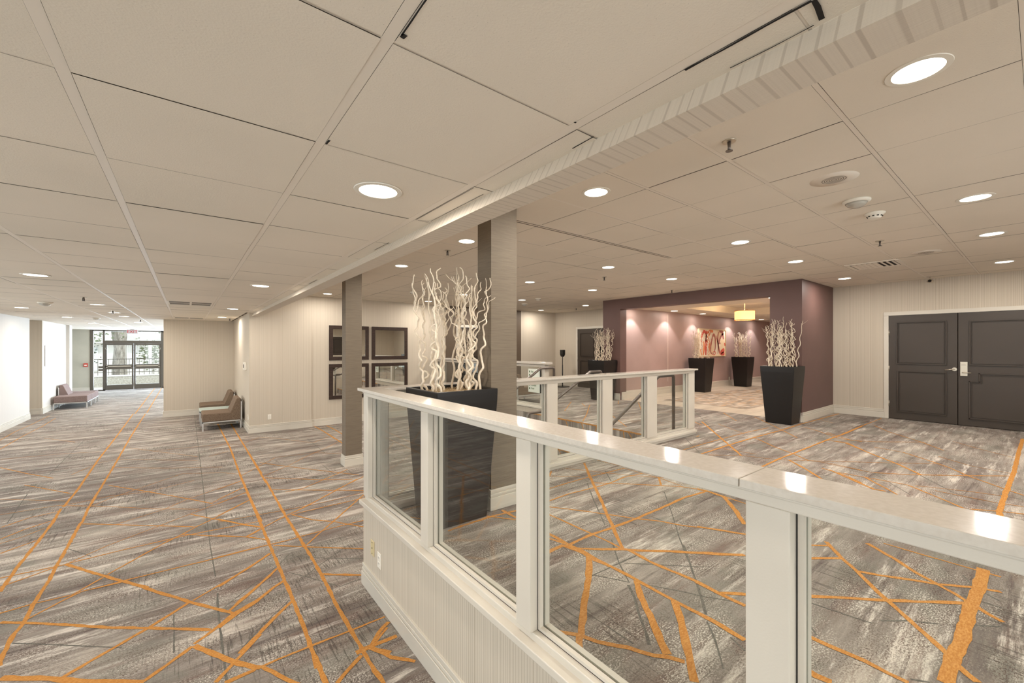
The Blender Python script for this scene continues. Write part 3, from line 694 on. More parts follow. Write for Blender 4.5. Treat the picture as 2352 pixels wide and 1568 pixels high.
struct(b.build('ceiling', [M['tile'], M['tee'], M['plenum'], M['dark_hole']]), 'low lay-in tile ceiling over the corridor')
# right, higher ceiling
xsR = spans(2.79, 0.612, 0.004, 1.28, 10.55)
ysR = spans(0.64, 0.612, 0.026, -4.0, 10.85)
skipR = lambda x, y: (x > 8.7 and 2.66 < y < 7.14)
b = tiles(xsR, ysR, ZCR)
y = 0.64-0.612*7; k = -7
while y < 10.8:
    wide = (k % 2 == 0)
    x1 = 10.5
    b.box(1.28, x1, y+(.0022 if wide else .0004), y+.0256, ZCR+.0005, ZCR+.006, 1)
    y += .612; k += 1
b.box(1.28, 5.2, 3.12, 3.128, ZCR-.001, ZCR+.01, 2); b.box(1.28, 5.2, 3.155, 3.168, ZCR-.001, ZCR+.01, 2)
b.box(1.25, 10.6, -4, 10.9, ZCR+.012, ZCR+.05, 2)
struct(b.build('ceiling', [M['tile'], M['tee'], M['plenum']]), 'higher lay-in tile ceiling over the raised level')
# hall ceiling with a raised tray
b = B(); ZH = 2.93
b.box(8.8, 19.6, 2.66, 4.0, ZH, ZH+.3); b.box(8.8, 19.6, 5.85, 7.1, ZH, ZH+.3); b.box(8.8, 10.4, 4.0, 5.85, ZH, ZH+.3); b.box(14.2, 19.6, 4.0, 5.85, ZH, ZH+.3)
b.box(10.3, 14.3, 3.9, 5.95, 3.13, 3.3)
struct(b.build('ceiling', M['white_ceiling']), 'cream hall ceiling with a shallow tray round the drum lamp')

# beam between the ceilings
b = B(); b.prism_y([(1.130, ZB), (1.272, ZB), (1.272, ZCR+.02), (1.176, ZCR+.02), (1.172, ZCL)], -4, 10.76)
struct(b.build('ceiling_beam', M['beam_paper']), 'wallpapered soffit beam running along the corridor')

# ---------------------------------------------------------------- walls
def wall(name, boxes, m, label=None):
    b = B()
    for bx in boxes: b.box(*bx)
    return struct(b.build(name, m), label)
wall('wall_mirror', [(1.09, 2.35, 10.76, 10.9, 0, ZCR), (2.35, 5.98, 10.79, 10.95, 0, ZCR), (8.83, 10.6, 10.79, 10.95, 0, ZCR)], M['wallpaper'], 'striped beige wallpapered wall behind the four mirrors')
wall('wall_brown', [(5.98, 6.34, 10.78, 10.95, .3, ZCR), (8.27, 8.83, 10.78, 10.95, .3, ZCR), (6.34, 8.27, 10.78, 10.95, 2.53, ZCR)], M['brown_wall'], 'dark brown painted wall round a double door')
wall('wall_return', [(1.092, 1.25, 10.765, 14.8, 0, ZCL+.05)], M['wallpaper'], 'short wallpapered return wall behind the brown chairs')
wall('wall_end', [(-0.485, 1.1, 14.66, 14.8, 0, ZCL+.05)], M['wallpaper'], 'wallpapered wall end beside the far entrance')
wall('wall_left', [(-3.45, -3.27, 12.6, 16.55, 0, ZCL+.05), (-3.45, -3.27, -4, 12.6, 0, .2), (-3.45, -3.27, -4, 12.6, 2.4, ZCL+.05), (-3.45, -3.27, -4, -3.2, .2, 2.4), (-3.9, -3.45, 16.45, 16.55, 0, ZCL+.05)], M['white_wall'], 'pale wall along the left of the corridor')
wall('wall_recess', [(-3.95, -3.22, 17.5, 17.62, 0, ZCL+.05)], M['wallpaper'], 'narrow wallpapered wall face in the left recess')
wall('wall_sofa', [(-3.4, -3.221, 17.62, 20.5, 0, ZCL+.05), (-4.0, -3.9, 16.4, 17.7, 0, ZCL+.05)], M['white_wall'], 'bright pale wall behind the low seating')
wall('wall_pilaster', [(-3.85, -3.14, 20.5, 20.9, 0, ZCL+.05), (-3.95, -3.81, 20.9, 25.4, 0, ZCL+.05)], M['white_wall'])
wall('wall_entrance', [(-3.9, -3.262, 25.3, 25.45, 0, ZCL+.05)], M['grey_wall'], 'grey green wall beside the entrance doors')
wall('wall_lobby', [(3.2, 3.3, 14.66, 15.6, 0, ZCL+.05), (3.2, 3.3, 15.6, 25.4, 0, .25), (3.2, 3.3, 15.6, 25.4, 2.58, ZCL+.05), (1.25, 3.3, 14.66, 14.8, 0, ZCL+.05)], M['white_wall'])
wall('wall_right', [(10.43, 10.6, 1.792, 2.72, .3, ZCR), (10.43, 10.6, -4, 1.792, 2.493, ZCR), (10.43, 10.6, -4, -.02, .3, 2.5)], M['wallpaper'], 'striped beige wallpapered wall round the dark double door')
wall('wall_corner', [(10.43, 10.6, 7.1, 7.98, .3, ZCR), (10.43, 10.6, 9.72, 10.95, .3, ZCR), (10.43, 10.6, 7.98, 9.72, 2.505, ZCR)], M['wallpaper'], 'striped beige wallpapered wall in the far corner')
wall('wall_purple', [(8.65, 8.9, 2.65, 3.17, .3, ZCR), (8.65, 8.9, 6.60, 7.15, .3, ZCR), (8.65, 8.9, 3.17, 6.60, 2.86, ZCR), (8.9, 10.5, 2.65, 2.8, .3, ZCR), (8.9, 10.5, 7.03, 7.15, .3, ZCR)], M['purple'], 'plum coloured wall round the wide opening')
wall('wall_hall', [(8.9, 11.95, 6.76, 7.03, .3, ZH+.05), (11.95, 15.8, 6.80, 7.03, .3, ZH+.05), (15.8, 19.6, 6.84, 7.03, .3, ZH+.05), (8.9, 19.6, 2.8, 3.0, .3, ZH+.05), (19.4, 19.6, 3, 7, .3, ZH+.05)], M['purple_hall'], 'mauve wall of the hall beyond the opening')
wall('wall_back', [(-3.5, 10.6, -4.15, -4.0, 0, .2), (-3.5, 10.6, -4.15, -4.0, 2.95, ZCR+.05), (-3.5, 1.5, -4.15, -4.0, 2.4, 2.95), (1.0, 1.5, -4.15, -4.0, .2, 2.4), (-3.5, -3.2, -4.15, -4, .2, 2.4), (5.7, 6.6, -4.15, -4.0, .2, 2.95), (8.3, 10.6, -4.15, -4.0, .2, 2.95), (6.6, 8.3, -4.15, -4.0, 2.5, 2.95)], M['wallpaper'])
for nm, plane, d, a0, a1, z0, z1 in (('added_window_3', 'y', -4.05, -3.2, 1.0, .2, 2.4), ('added_window_4', 'x', -3.4, -3.2, 12.6, .2, 2.4), ('added_window_5', 'y', -4.05, 1.5, 5.7, .6, 2.9)):  # invented windows out of view, added to let the fill lamps in
    r_ = thing(nm, (d, (a0+a1)/2, z0) if plane == 'x' else ((a0+a1)/2, d, z0), 'unseen tall window added out of view to brighten the ceiling', 'window', kind='structure')
    b = B(); n_ = max(2, round((a1-a0)/1.4))
    for k in range(n_+1):
        p = a0+(a1-a0-.05)*k/n_
        if plane == 'x': b.box(d-.03, d+.03, p, p+.05, z0, z1)
        else: b.box(p, p+.05, d-.03, d+.03, z0, z1)
    for q in (z0, z1-.05):
        if plane == 'x': b.box(d-.03, d+.03, a0, a1, q, q+.05)
        else: b.box(a0, a1, d-.03, d+.03, q, q+.05)
    b.build('window_frame', M['bronze'], r_)
    b = B()
    if plane == 'x': b.box(d-.003, d+.003, a0, a1, z0, z1)
    else: b.box(a0, a1, d-.003, d+.003, z0, z1)
    b.build('glass_pane', M['glass'], r_)
# seams on the mauve wall
b = B(); b.box(9.055, 9.085, 6.757, 6.762, 2.42, 2.85); b.box(11.07, 11.09, 6.757, 6.762, .9, 2.86)
struct(b.build('trim_1', mat('wall_seam', (214, 196, 186), .6)), 'pale worn seams on the mauve wall')

# baseboards: stepped profile
PROF = ((0, .105, .020), (.105, .118, .013), (.118, .134, .017), (.134, .147, .011), (.147, .168, .014))
def base(name, segs, z0, h=1.0, label=None, m=None):
    b = B()
    for (x0, y0, x1, y1, nx, ny) in segs:     # line on the wall face, (nx,ny) = outward normal
        for (a, c, t) in PROF:
            t2 = t
            ex0, ex1 = min(x0, x1), max(x0, x1); ey0, ey1 = min(y0, y1), max(y0, y1)
            if nx: b.box(x0-.01*nx, x0+t*nx, ey0-(t if 'a' else 0), ey1+t, z0+a*h, z0+c*h)
            else: b.box(ex0-t, ex1+t, y0-.01*ny, y0+t*ny, z0+a*h, z0+c*h)
    return struct(b.build(name, m or M['trim'], bevel=.002, seg=1), label)
base('baseboard_mirror', [(1.092, 10.76, 2.35, 10.76, 0, -1), (2.37, 10.79, 5.5, 10.79, 0, -1)], 0)
base('baseboard_return', [(1.092, 10.78, 1.092, 14.64, -1, 0)], 0)
base('baseboard_end', [(-0.465, 14.66, 1.07, 14.66, 0, -1), (-.485, 14.68, -.485, 14.79, -1, 0)], 0)
base('baseboard_left', [(-3.27, -3.9, -3.27, 16.53, 1, 0)], 0)
base('baseboard_recess', [(-3.9, 17.5, -3.24, 17.5, 0, -1), (-3.221, 17.52, -3.221, 20.48, 1, 0), (-3.8, 20.5, -3.16, 20.5, 0, -1)], 0)
base('baseboard_entrance', [(-3.88, 25.3, -3.27, 25.3, 0, -1)], 0, 1.0)
base('baseboard_right', [(10.43, 1.87, 10.43, 2.63, -1, 0)], ZU)
base('baseboard_corner', [(10.43, 7.17, 10.43, 7.9, -1, 0), (10.43, 9.80, 10.43, 10.77, -1, 0), (8.85, 10.79, 10.41, 10.79, 0, -1)], ZU)
base('baseboard_purple', [(8.67, 2.65, 10.41, 2.65, 0, -1), (8.65, 2.67, 8.65, 3.15, -1, 0), (8.65, 6.62, 8.65, 7.13, -1, 0)], ZU)
base('baseboard_hall', [(8.72, 6.60, 8.88, 6.60, 0, -1), (8.9, 6.76, 11.95, 6.76, 0, -1), (11.97, 6.80, 15.8, 6.80, 0, -1), (15.82, 6.84, 19.3, 6.84, 0, -1)], ZU, 1.15)
base('baseboard_brown', [(6.0, 10.78, 6.31, 10.78, 0, -1), (8.30, 10.78, 8.81, 10.78, 0, -1)], ZU)

# columns under the beam line
def column(x0, x1, y0, y1, z0, label):
    b = B(); b.box(x0, x1, y0, y1, z0, ZCR+.02)
    o = struct(b.build('column', M['grass'], origin=((x0+x1)/2, (y0+y1)/2, z0)), label)
    bb = B()
    for (a, c, t) in PROF: bb.box(x0-t, x1+t, y0-t, y1+t, z0+a, z0+c)
    bb.build('base_trim', M['trim'], o, bevel=.002, seg=1)
    return o
column(1.972, 2.24, 2.795, 2.995, ZU, 'square brown column behind the tall black planter inside the railing')
column(1.995, 2.25, 6.84, 7.03, ZL, 'square brown column in the corridor in front of the mirrors')

# ---------------------------------------------------------------- doors
def frame_ring(b, plane, a0, a1, z0, z1, t, d0, d1, m=0):
    """rectangular moulding; plane 'x' means it lies on x=const and spans y"""
    for (p0, p1, q0, q1) in ((a0, a1, z0, z0+t), (a0, a1, z1-t, z1), (a0, a0+t, z0+t, z1-t), (a1-t, a1, z0+t, z1-t)):
        if plane == 'x': b.box(d0, d1, p0, p1, q0, q1, m)
        else: b.box(p0, p1, d0, d1, q0, q1, m)
def bead_panel(b, plane, a0, a1, z0, z1, d, s):
    frame_ring(b, plane, a0, a1, z0, z1, .018, d, d+s*.020)
    frame_ring(b, plane, a0+.026, a1-.026, z0+.026, z1-.026, .010, d, d+s*.010)
def hinge(parent, plane, a, z, d, s):
    b = B()
    if plane == 'x': b.lathe((d+s*.006, a, z), [(.008, -.05), (.008, .05)], 8)
    else: b.lathe((a, d+s*.006, z), [(.008, -.05), (.008, .05)], 8)
    b.build('hinge', M['nickel'], parent)
# door_1: the dark double door on the right wall
d1 = thing('door_1', (10.43, .9, ZU), 'dark brown double door in the right wall', 'door', kind='structure')
b = B(); b.box(10.415, 10.46, 1.792, 1.862, ZU, 2.49); b.box(10.415, 10.46, -.09, 1.862, 2.4905, 2.56); b.box(10.415, 10.46, -.09, -.022, ZU, 2.49)
b.build('casing', M['trim'], d1, bevel=.004)
for k, (y0, y1) in enumerate(((.905, 1.79), (-.02, .897))):
    b = B(); b.box(10.432, 10.475, y0, y1, ZU+.008, 2.488)
    if k == 0:
        bead_panel(b, 'x', 1.03, 1.684, 1.585, 2.368, 10.432, -1); bead_panel(b, 'x', 1.03, 1.672, .70, 1.465, 10.432, -1)
    else:
        bead_panel(b, 'x', .11, .768, 1.59, 2.35, 10.432, -1)
        # lower panel, notched round the lock plate
        pts = [(.764, .694), (.764, 1.318), (.653, 1.318), (.653, 1.456), (.11, 1.456), (.11, .694)]
        for inset, tt, dd in ((0, .018, .020), (.028, .010, .010)):
            q = [(.764-inset, .694+inset), (.764-inset, 1.318-inset), (.653-inset, 1.318-inset), (.653-inset, 1.456-inset), (.11+inset, 1.456-inset), (.11+inset, .694+inset)]
            for (ya, za), (yb, zb) in zip(q, q[1:]+q[:1]):
                b.box(10.432-dd, 10.432, min(ya, yb)-tt/2, max(ya, yb)+tt/2, min(za, zb)-tt/2, max(za, zb)+tt/2)
    leaf = b.build('door_leaf', M['door'], d1, bevel=.002, seg=1)
    for z in (.85, 1.5, 2.17): hinge(leaf, 'x', y1-.002 if k == 0 else y0+.002, z, 10.425, -1)
    if k == 0:
        h = B(); h.lathe((10.432, .940, 1.518), [(.033, -.012), (.030, -.016)][::-1] + [(.033, 0)], 20, axis='x')
        h.tube([(10.43, .940, 1.518), (10.385, .940, 1.518), (10.383, .955, 1.518), (10.385, 1.05, 1.505)], .009, 8)
        h.build('lever_handle', M['nickel'], leaf)
    else:
        h = B(); h.box(10.415, 10.433, .787, .872, 1.410, 1.650); pl = h.build('lock_plate', M['nickel'], leaf, bevel=.003)
        h = B(); h.box(10.4138, 10.416, .803, .858, 1.595, 1.600); h.build('card_slot', M['dark_hole'], leaf)
        h = B(); h.tube([(10.42, .842, 1.468), (10.375, .842, 1.468), (10.370, .83, 1.468), (10.370, .742, 1.465)], .009, 8); h.build('lever_handle', M['nickel'], leaf)
b = B(); b.box(10.47, 10.5, -.02, 1.79, ZU, 2.49); b.build('door_backing', M['dark_hole'], d1)
# door_2 far corner, door_3 in the brown wall
def far_door(name, plane, a0, a1, z1, d, s, label, fr):
    loc = (d, (a0+a1)/2, ZU) if plane == 'x' else ((a0+a1)/2, d, ZU)
    r = thing(name, loc, label, 'door', kind='structure')
    c = .075; b = B()
    def bx(bb, p0, p1, q0, q1, e0, e1):
        if plane == 'x': bb.box(e0, e1, p0, p1, q0, q1)
        else: bb.box(p0, p1, e0, e1, q0, q1)
    bx(b, a0-c, a0, ZU, z1, d+s*.012, d-s*.03); bx(b, a1, a1+c, ZU, z1, d+s*.012, d-s*.03); bx(b, a0-c, a1+c, z1+.0005, z1+c, d+s*.012, d-s*.03)
    b.build('casing', M['trim'], r, bevel=.004)
    mid = (a0+a1)/2
    for k, (p0, p1) in enumerate(((a0, mid-.003), (mid+.003, a1))):
        b = B(); bx(b, p0, p1, ZU+.008, z1-.004, d-s*.002, d-s*.045)
        bead_panel(b, plane, p0+.12, p1-.12, 1.585, z1-.13, d-s*.002, s); bead_panel(b, plane, p0+.12, p1-.12, .70, 1.465, d-s*.002, s)
        leaf = b.build('door_leaf', M['door'], r, bevel=.002, seg=1)
        for z in (.85, 1.5, 2.17): hinge(leaf, plane, p0+.002 if k == 0 else p1-.002, z, d, s)
    bb = B(); bx(bb, a0, a1, ZU, z1, d-s*.05, d-s*.08); bb.build('door_backing', M['dark_hole'], r)
far_door('door_2', 'x', 8.05, 9.71, 2.505, 10.43, -1, 'dark double door in the far corner behind the planter', None)
far_door('door_3', 'y', 6.41, 8.20, 2.50, 10.78, -1, 'dark double door with white casing in the brown wall', None)

far_door('door_5', 'y', 6.66, 8.24, 2.50, -4.0, 1, 'dark double door behind the camera', None)
# ---------------------------------------------------------------- entrance glazing
YE = 25.3
e = thing('door_4', (-1.86, YE, 0), 'bronze framed glass double entrance door under an exit sign', 'door', kind='structure')
b = B()
for (x0, x1) in ((-3.262, -3.156), (-2.868, -2.80), (-.93, -.86)): b.box(x0, x1, YE-.03, YE+.07, 0, ZCL)
b.box(-3.2, -.86, YE-.03, YE+.07, 2.60, ZCL); b.box(-2.8, -.93, YE-.03, YE+.07, 2.07, 2.19)
b.box(-3.2, -2.8, YE-.03, YE+.07, 0, .05)
b.build('frame', M['bronze'], e, bevel=.004)
for k, (x0, x1) in enumerate(((-2.798, -1.872), (-1.862, -.932))):
    b = B(); b.box(x0, x0+.06, YE-.01, YE+.035, .01, 2.068); b.box(x1-.06, x1, YE-.01, YE+.035, .01, 2.068)
    b.box(x0+.06, x1-.06, YE-.01, YE+.035, 1.99, 2.068); b.box(x0+.06, x1-.06, YE-.01, YE+.035, .01, .235); b.box(x0+.06, x1-.06, YE-.01, YE+.035, .92, 1.13)
    leaf = b.build('door_leaf', M['bronze'], e, bevel=.003)
    b = B(); b.box(x0+.06, x1-.06, YE+.01, YE+.016, .235, .92); b.box(x0+.06, x1-.06, YE+.01, YE+.016, 1.13, 1.99); b.build('glass_pane', M['glass'], leaf)
    b = B(); b.box(x0+.04, x1-.04, YE-.07, YE-.045, 1.03, 1.075); b.box(x0+.04, x0+.09, YE-.07, YE-.01, 1.0, 1.1); b.box(x1-.09, x1-.04, YE-.07, YE-.01, 1.0, 1.1)
    b.build('push_bar', M['steel'], leaf)
    cx = x0+.05 if k == 0 else x1-.05
    b = B(); b.tube([(cx+.04*cos(a), YE-.05, 1.88+.09*sin(a)) for a in [pi+i*pi/10 for i in range(11)]], .007, 6); b.build('cord_loop', M['steel'], leaf)
b = B(); b.box(-3.156, -2.868, YE+.01, YE+.016, .05, 2.6); b.box(-2.8, -.93, YE+.01, YE+.016, 2.19, 2.6); b.build('glass_pane', M['glass'], e)
b = B(); b.box(-3.0, -2.80, YE-.07, YE-.035, .985, 1.075); b.box(-3.0, -2.80, YE-.07, YE-.035, .86, .95); b.build('closer_box', M['bronze'], e)
wd = thing('window_1', (.9, YE, 0), 'bronze framed window right of the entrance doors', 'window', kind='structure')
b = B()
for x in (-.86, .5, 1.85, 3.15): b.box(x, x+.07, YE-.03, YE+.07, 0, ZCL)
b.box(-.86, 3.2, YE-.03, YE+.07, 0, .1); b.box(-.86, 3.2, YE-.03, YE+.07, 2.58, ZCL); b.build('window_frame', M['bronze'], wd)
b = B(); b.box(-.79, 3.15, YE+.01, YE+.016, .1, 2.58); b.build('glass_pane', M['glass'], wd)
wd = thing('window_2', (3.25, 20.5, .25), 'long lobby window beyond the wall end', 'window', kind='structure')
b = B()
for k in range(6): b.box(3.22, 3.28, 15.6+1.9*k, 15.66+1.9*k, .25, 2.58)
b.box(3.22, 3.28, 15.6, 25.3, .25, .3); b.box(3.22, 3.28, 15.6, 25.3, 2.53, 2.58); b.build('window_frame', M['bronze'], wd)
b = B(); b.box(3.245, 3.251, 15.66, 25.2, .3, 2.53); b.build('glass_pane', M['glass'], wd)
# ---------------------------------------------------------------- glass railings
ZC = 1.57   # top of the stone cap
# low wall that carries the long railing
wall('wall_low', [(1.13, 1.29, -2.6, 3.395, 0, .64), (1.29, 5.55, 3.30, 3.44, 0, ZU-.002), (5.552, 5.72, 6.06, 10.79, 0, .66)], M['wallpaper'], 'low wallpapered wall below the glass railing')
base('baseboard_low', [(1.13, -2.6, 1.13, 3.37, -1, 0), (1.15, 3.395, 5.5, 3.395+.046, 0, 1)][:1], 0)
def railing(name, label, runs, cap_boxes, origin):
    """runs: (plane, c0, c1, a0, a1, posts, z_sill) - c0..c1 thickness, a0..a1 length, posts = list of (start, end)"""
    r = thing(name, origin, label, 'railing')
    b = B()
    for bx in cap_boxes: b.box(*bx)
    b.build('stone_cap', M['quartz'], r, bevel=.0022, seg=2)
    for (plane, c0, c1, a0, a1, posts, zs, zt) in runs:
        def bx(bb, p0, p1, q0, q1, e0=c0, e1=c1):
            if plane == 'x': bb.box(e0, e1, p0, p1, q0, q1)
            else: bb.box(p0, p1, e0, e1, q0, q1)
        b = B(); bx(b, a0, a1, zt, ZC-.0225); bx(b, a0, a1, ZC-.036, ZC-.0228, c0-.010, c1+.010)
        b.build('header_rail', M['rail_paint'], r, bevel=.003)
        b = B(); bx(b, a0, a1, zs-.055, zs, c0+.012, c1-.012); bx(b, a0-.02, a1+.012, zs-.066, zs-.031, c0-.032, c1+.02)
        b.build('sill_rail', M['rail_paint'], r, bevel=.004)
        for (p0, p1) in posts:
            b = B(); bx(b, p0, p1, zs-.001, zt+.0005); b.build('post', M['rail_paint'], r, bevel=.003)
        ps = sorted(posts); cm = (c0+c1)/2+(.012 if plane == 'x' else 0)
        for (p, q) in zip(ps, ps[1:]):
            g0, g1 = p[1], q[0]
            if g1-g0 < .1: continue
            b = B(); bx(b, g0+.004, g1-.004, zs+.002, zt-.002, cm-.005, cm+.005); pane = b.build('glass_pane', M['glass'], r)
            b = B()
            for sgn in (-1, 1):
                e0, e1 = (cm-.006-.018, cm-.0055) if sgn < 0 else (cm+.0055, cm+.030)
                bx(b, g0, g0+.016, zs, zt, e0, e1); bx(b, g1-.016, g1, zs, zt, e0, e1); bx(b, g0+.016, g1-.016, zs, zs+.016, e0, e1)
            b.build('glazing_stop', M['rail_paint'], pane)
            b = B()
            for e0, e1 in ((cm-.0250, cm-.0235),):
                bx(b, g0+.0002, g0+.0035, zs, zt, e0, e1); bx(b, g1-.0035, g1-.0002, zs, zt, e0, e1); bx(b, g0, g1, zs+.0002, zs+.0025, e0, e1)
            b.build('gasket', M['rail_gasket'], pane)
    return r
p1 = [(3.295, 3.395), (2.258, 2.351), (1.319, 1.415), (.371, .471), (-.575, -.475), (-1.52, -1.42), (-2.6, -2.5)]
railing('glass_railing', 'L shaped white glass railing with stone cap in the foreground beside the big planter',
    [('x', 1.13, 1.235, -2.6, 3.395, p1, .705, 1.507),
     ('y', 3.30, 3.40, 1.235, 6.15, [(1.235, 1.30), (2.15, 2.235), (3.07, 3.225), (3.994, 4.177), (4.916, 5.142), (5.985, 6.15)], .665, 1.503)],
    [(1.092, 1.256, -2.65, .470, ZC-.022, ZC), (1.092, 1.256, .4725, 3.43, ZC-.022, ZC), (1.256, 6.19, 3.265, 3.43, ZC-.022, ZC)], (1.18, 1.0, .66))
# foot board of the short run (the band that stands on the raised floor)
b = B(); b.box(1.30, 6.17, 3.292, 3.41, ZU, .64); b.box(1.30, 6.19, 3.278, 3.42, .612, .632)
struct(b.build('trim_2', M['rail_paint'], bevel=.004), 'white kerb board under the far run of the glass railing')
railing('glass_railing', 'white framed glass railing beyond the steps, in front of the brown wall',
    [('x', 5.57, 5.68, 6.06, 10.70, [(6.06, 6.20), (7.6, 7.72), (8.9, 9.02), (10.2, 10.32), (10.6, 10.7)], .735, 1.50)],
    [(5.53, 5.71, 5.99, 10.76, ZC-.01, ZC+.035)], (5.62, 8, .66))

# sign board on the far railing
sg = thing('directional_sign', (5.54, 6.34, 1.2), 'pale sign board with short lines of text, on the railing beyond the steps', 'sign')
b = B(); b.box(5.535, 5.545, 6.165, 6.525, .985, 1.46); b.build('board', M['sign_face'], sg, bevel=.002)
b = B(); b.box(5.530, 5.552, 6.150, 6.165, .985, 1.46); b.build('dark_edge', M['black_plastic'], sg)
def text(body, size, loc, rot, m, parent, name='lettering', ext=.001, align='LEFT'):
    c = bpy.data.curves.new(name, 'FONT'); c.body = body; c.size = size; c.extrude = ext; c.align_x = align
    c.materials.append(m); o = bpy.data.objects.new(name, c); COL.objects.link(o); o.rotation_euler = rot
    bpy.context.view_layer.update(); dg = bpy.context.evaluated_depsgraph_get()
    me = bpy.data.meshes.new_from_object(o.evaluated_get(dg)); bpy.data.objects.remove(o); o = bpy.data.objects.new(name, me); COL.objects.link(o); o.rotation_euler = rot
    off = world_loc(parent); o.location = Vector(loc)-off; o.parent = parent; return o
for k, word in enumerate(('Bar', 'Gym', 'Restrooms', 'Lobby', 'Lounge', 'Pool')):
    z = 1.40-.068*k
    text(word, .052, (5.5335, 6.43, z-.012), (pi/2, 0, -pi/2), M['sign_ink'], sg)
    b = B(); b.box(5.5330, 5.5340, 6.465, 6.495, z-.016, z+.022); b.build('arrow_box', M['sign_ink'], sg)

# hand rails on the steps
def handrail(y, xt1, xt0, xb1, xb0, zt, zb, label, z_end, z_low):
    r = thing('handrail', ((xt1+xb0)/2, y, ZU if True else 0), label, 'handrail', 'hand rails on the steps')
    b = B()
    c = .035
    pts = [(xt1, y, z_end), (xt1, y, zt-c), (xt1-c*.3, y, zt-c*.3), (xt1-c, y, zt), (xt0, y, zt), (xb1, y, zb), (xb0+c, y, zb), (xb0+c*.3, y, zb-c*.3), (xb0, y, zb-c), (xb0, y, z_low)]
    b.tube(pts, .025, 12); b.build('tube_rail', M['handrail'], r)
    for x, z in ((xt1, z_end), (xb0, z_low)):
        b = B(); b.lathe((x, y, z), [(.05, 0), (.05, .006), (.028, .012)], 16); b.build('floor_flange', M['handrail'], r)
    return r
handrail(3.62, 6.097, 5.684, 4.532, 4.29, 1.455, .835, 'dark metal handrail beside the short run of the railing', ZU, 0)
handrail(5.07, 6.08, 5.78, 4.58, 4.29, 1.452, .845, 'dark metal handrail in the middle of the steps', ZU, 0)
handrail(6.00, 5.76, 5.40, 4.45, 4.18, 1.49, .93, 'dark metal handrail on the far side of the steps', ZU, 0)

# ---------------------------------------------------------------- planters and willow branches
def branch_mesh(seed, h, r0):
    rr = random.Random(seed); b = B()
    def path(p, d, length, step, amp):
        pts = []; ph = [rr.uniform(0, 6.28) for _ in range(4)]; k = length/step
        wl = rr.uniform(.12, .21); s = 0; p = Vector(p)
        lean = Vector(d)
        n = int(k)
        for i in range(n+1):
            s = i*step; g = min(1, s/.12)
            a = amp*g*(1+.5*sin(s*5+ph[2]))
            pts.append(p + lean*s + Vector((a*sin(2*pi*s/wl+ph[0]) + .5*a*sin(2*pi*s/wl*1.9+ph[3]), a*cos(2*pi*s/(wl*1.17)+ph[1]), a*.35*sin(4*pi*s/wl))))
        return pts
    d = Vector((rr.uniform(-.09, .09), rr.uniform(-.09, .09), 1))
    m = path((0,0,0), d, h, .014, rr.uniform(.010, .019))
    n = len(m); b.tube(m, [r0*(1-.62*i/n) for i in range(n)], 6)
    for _ in range(rr.choice((1, 1, 2, 2))):
        i = rr.randint(int(n*.48), int(n*.88)); p = m[i]
        a = rr.uniform(0, 6.28); d2 = Vector((cos(a)*.42, sin(a)*.42, 1)).normalized()
        q = path(p, d2, (n-i)*.014*rr.uniform(.5, .95), .012, .012); q = [p]+[v for v in q[1:]]
        b.tube(q, [r0*(.6-.38*k/len(q)) for k in range(len(q))], 5)
        if rr.random() < .6:
            p3 = q[len(q)//2]; a = rr.uniform(0, 6.28)
            q2 = path(p3, Vector((cos(a)*.8, sin(a)*.8, .7)).normalized(), .12, .01, .008)
            b.tube(q2, [r0*.3*(1-.5*k/len(q2)) for k in range(len(q2))], 4)
    o = b.build('willow_branch', M['willow']); me = o.data; bpy.data.objects.remove(o); return me
BR = [branch_mesh(100+k, rnd.uniform(.80, .95), .0085) for k in range(14)]
BIG = [branch_mesh(300+k, rnd.uniform(.88, 1.08), .0105) for k in range(26)]
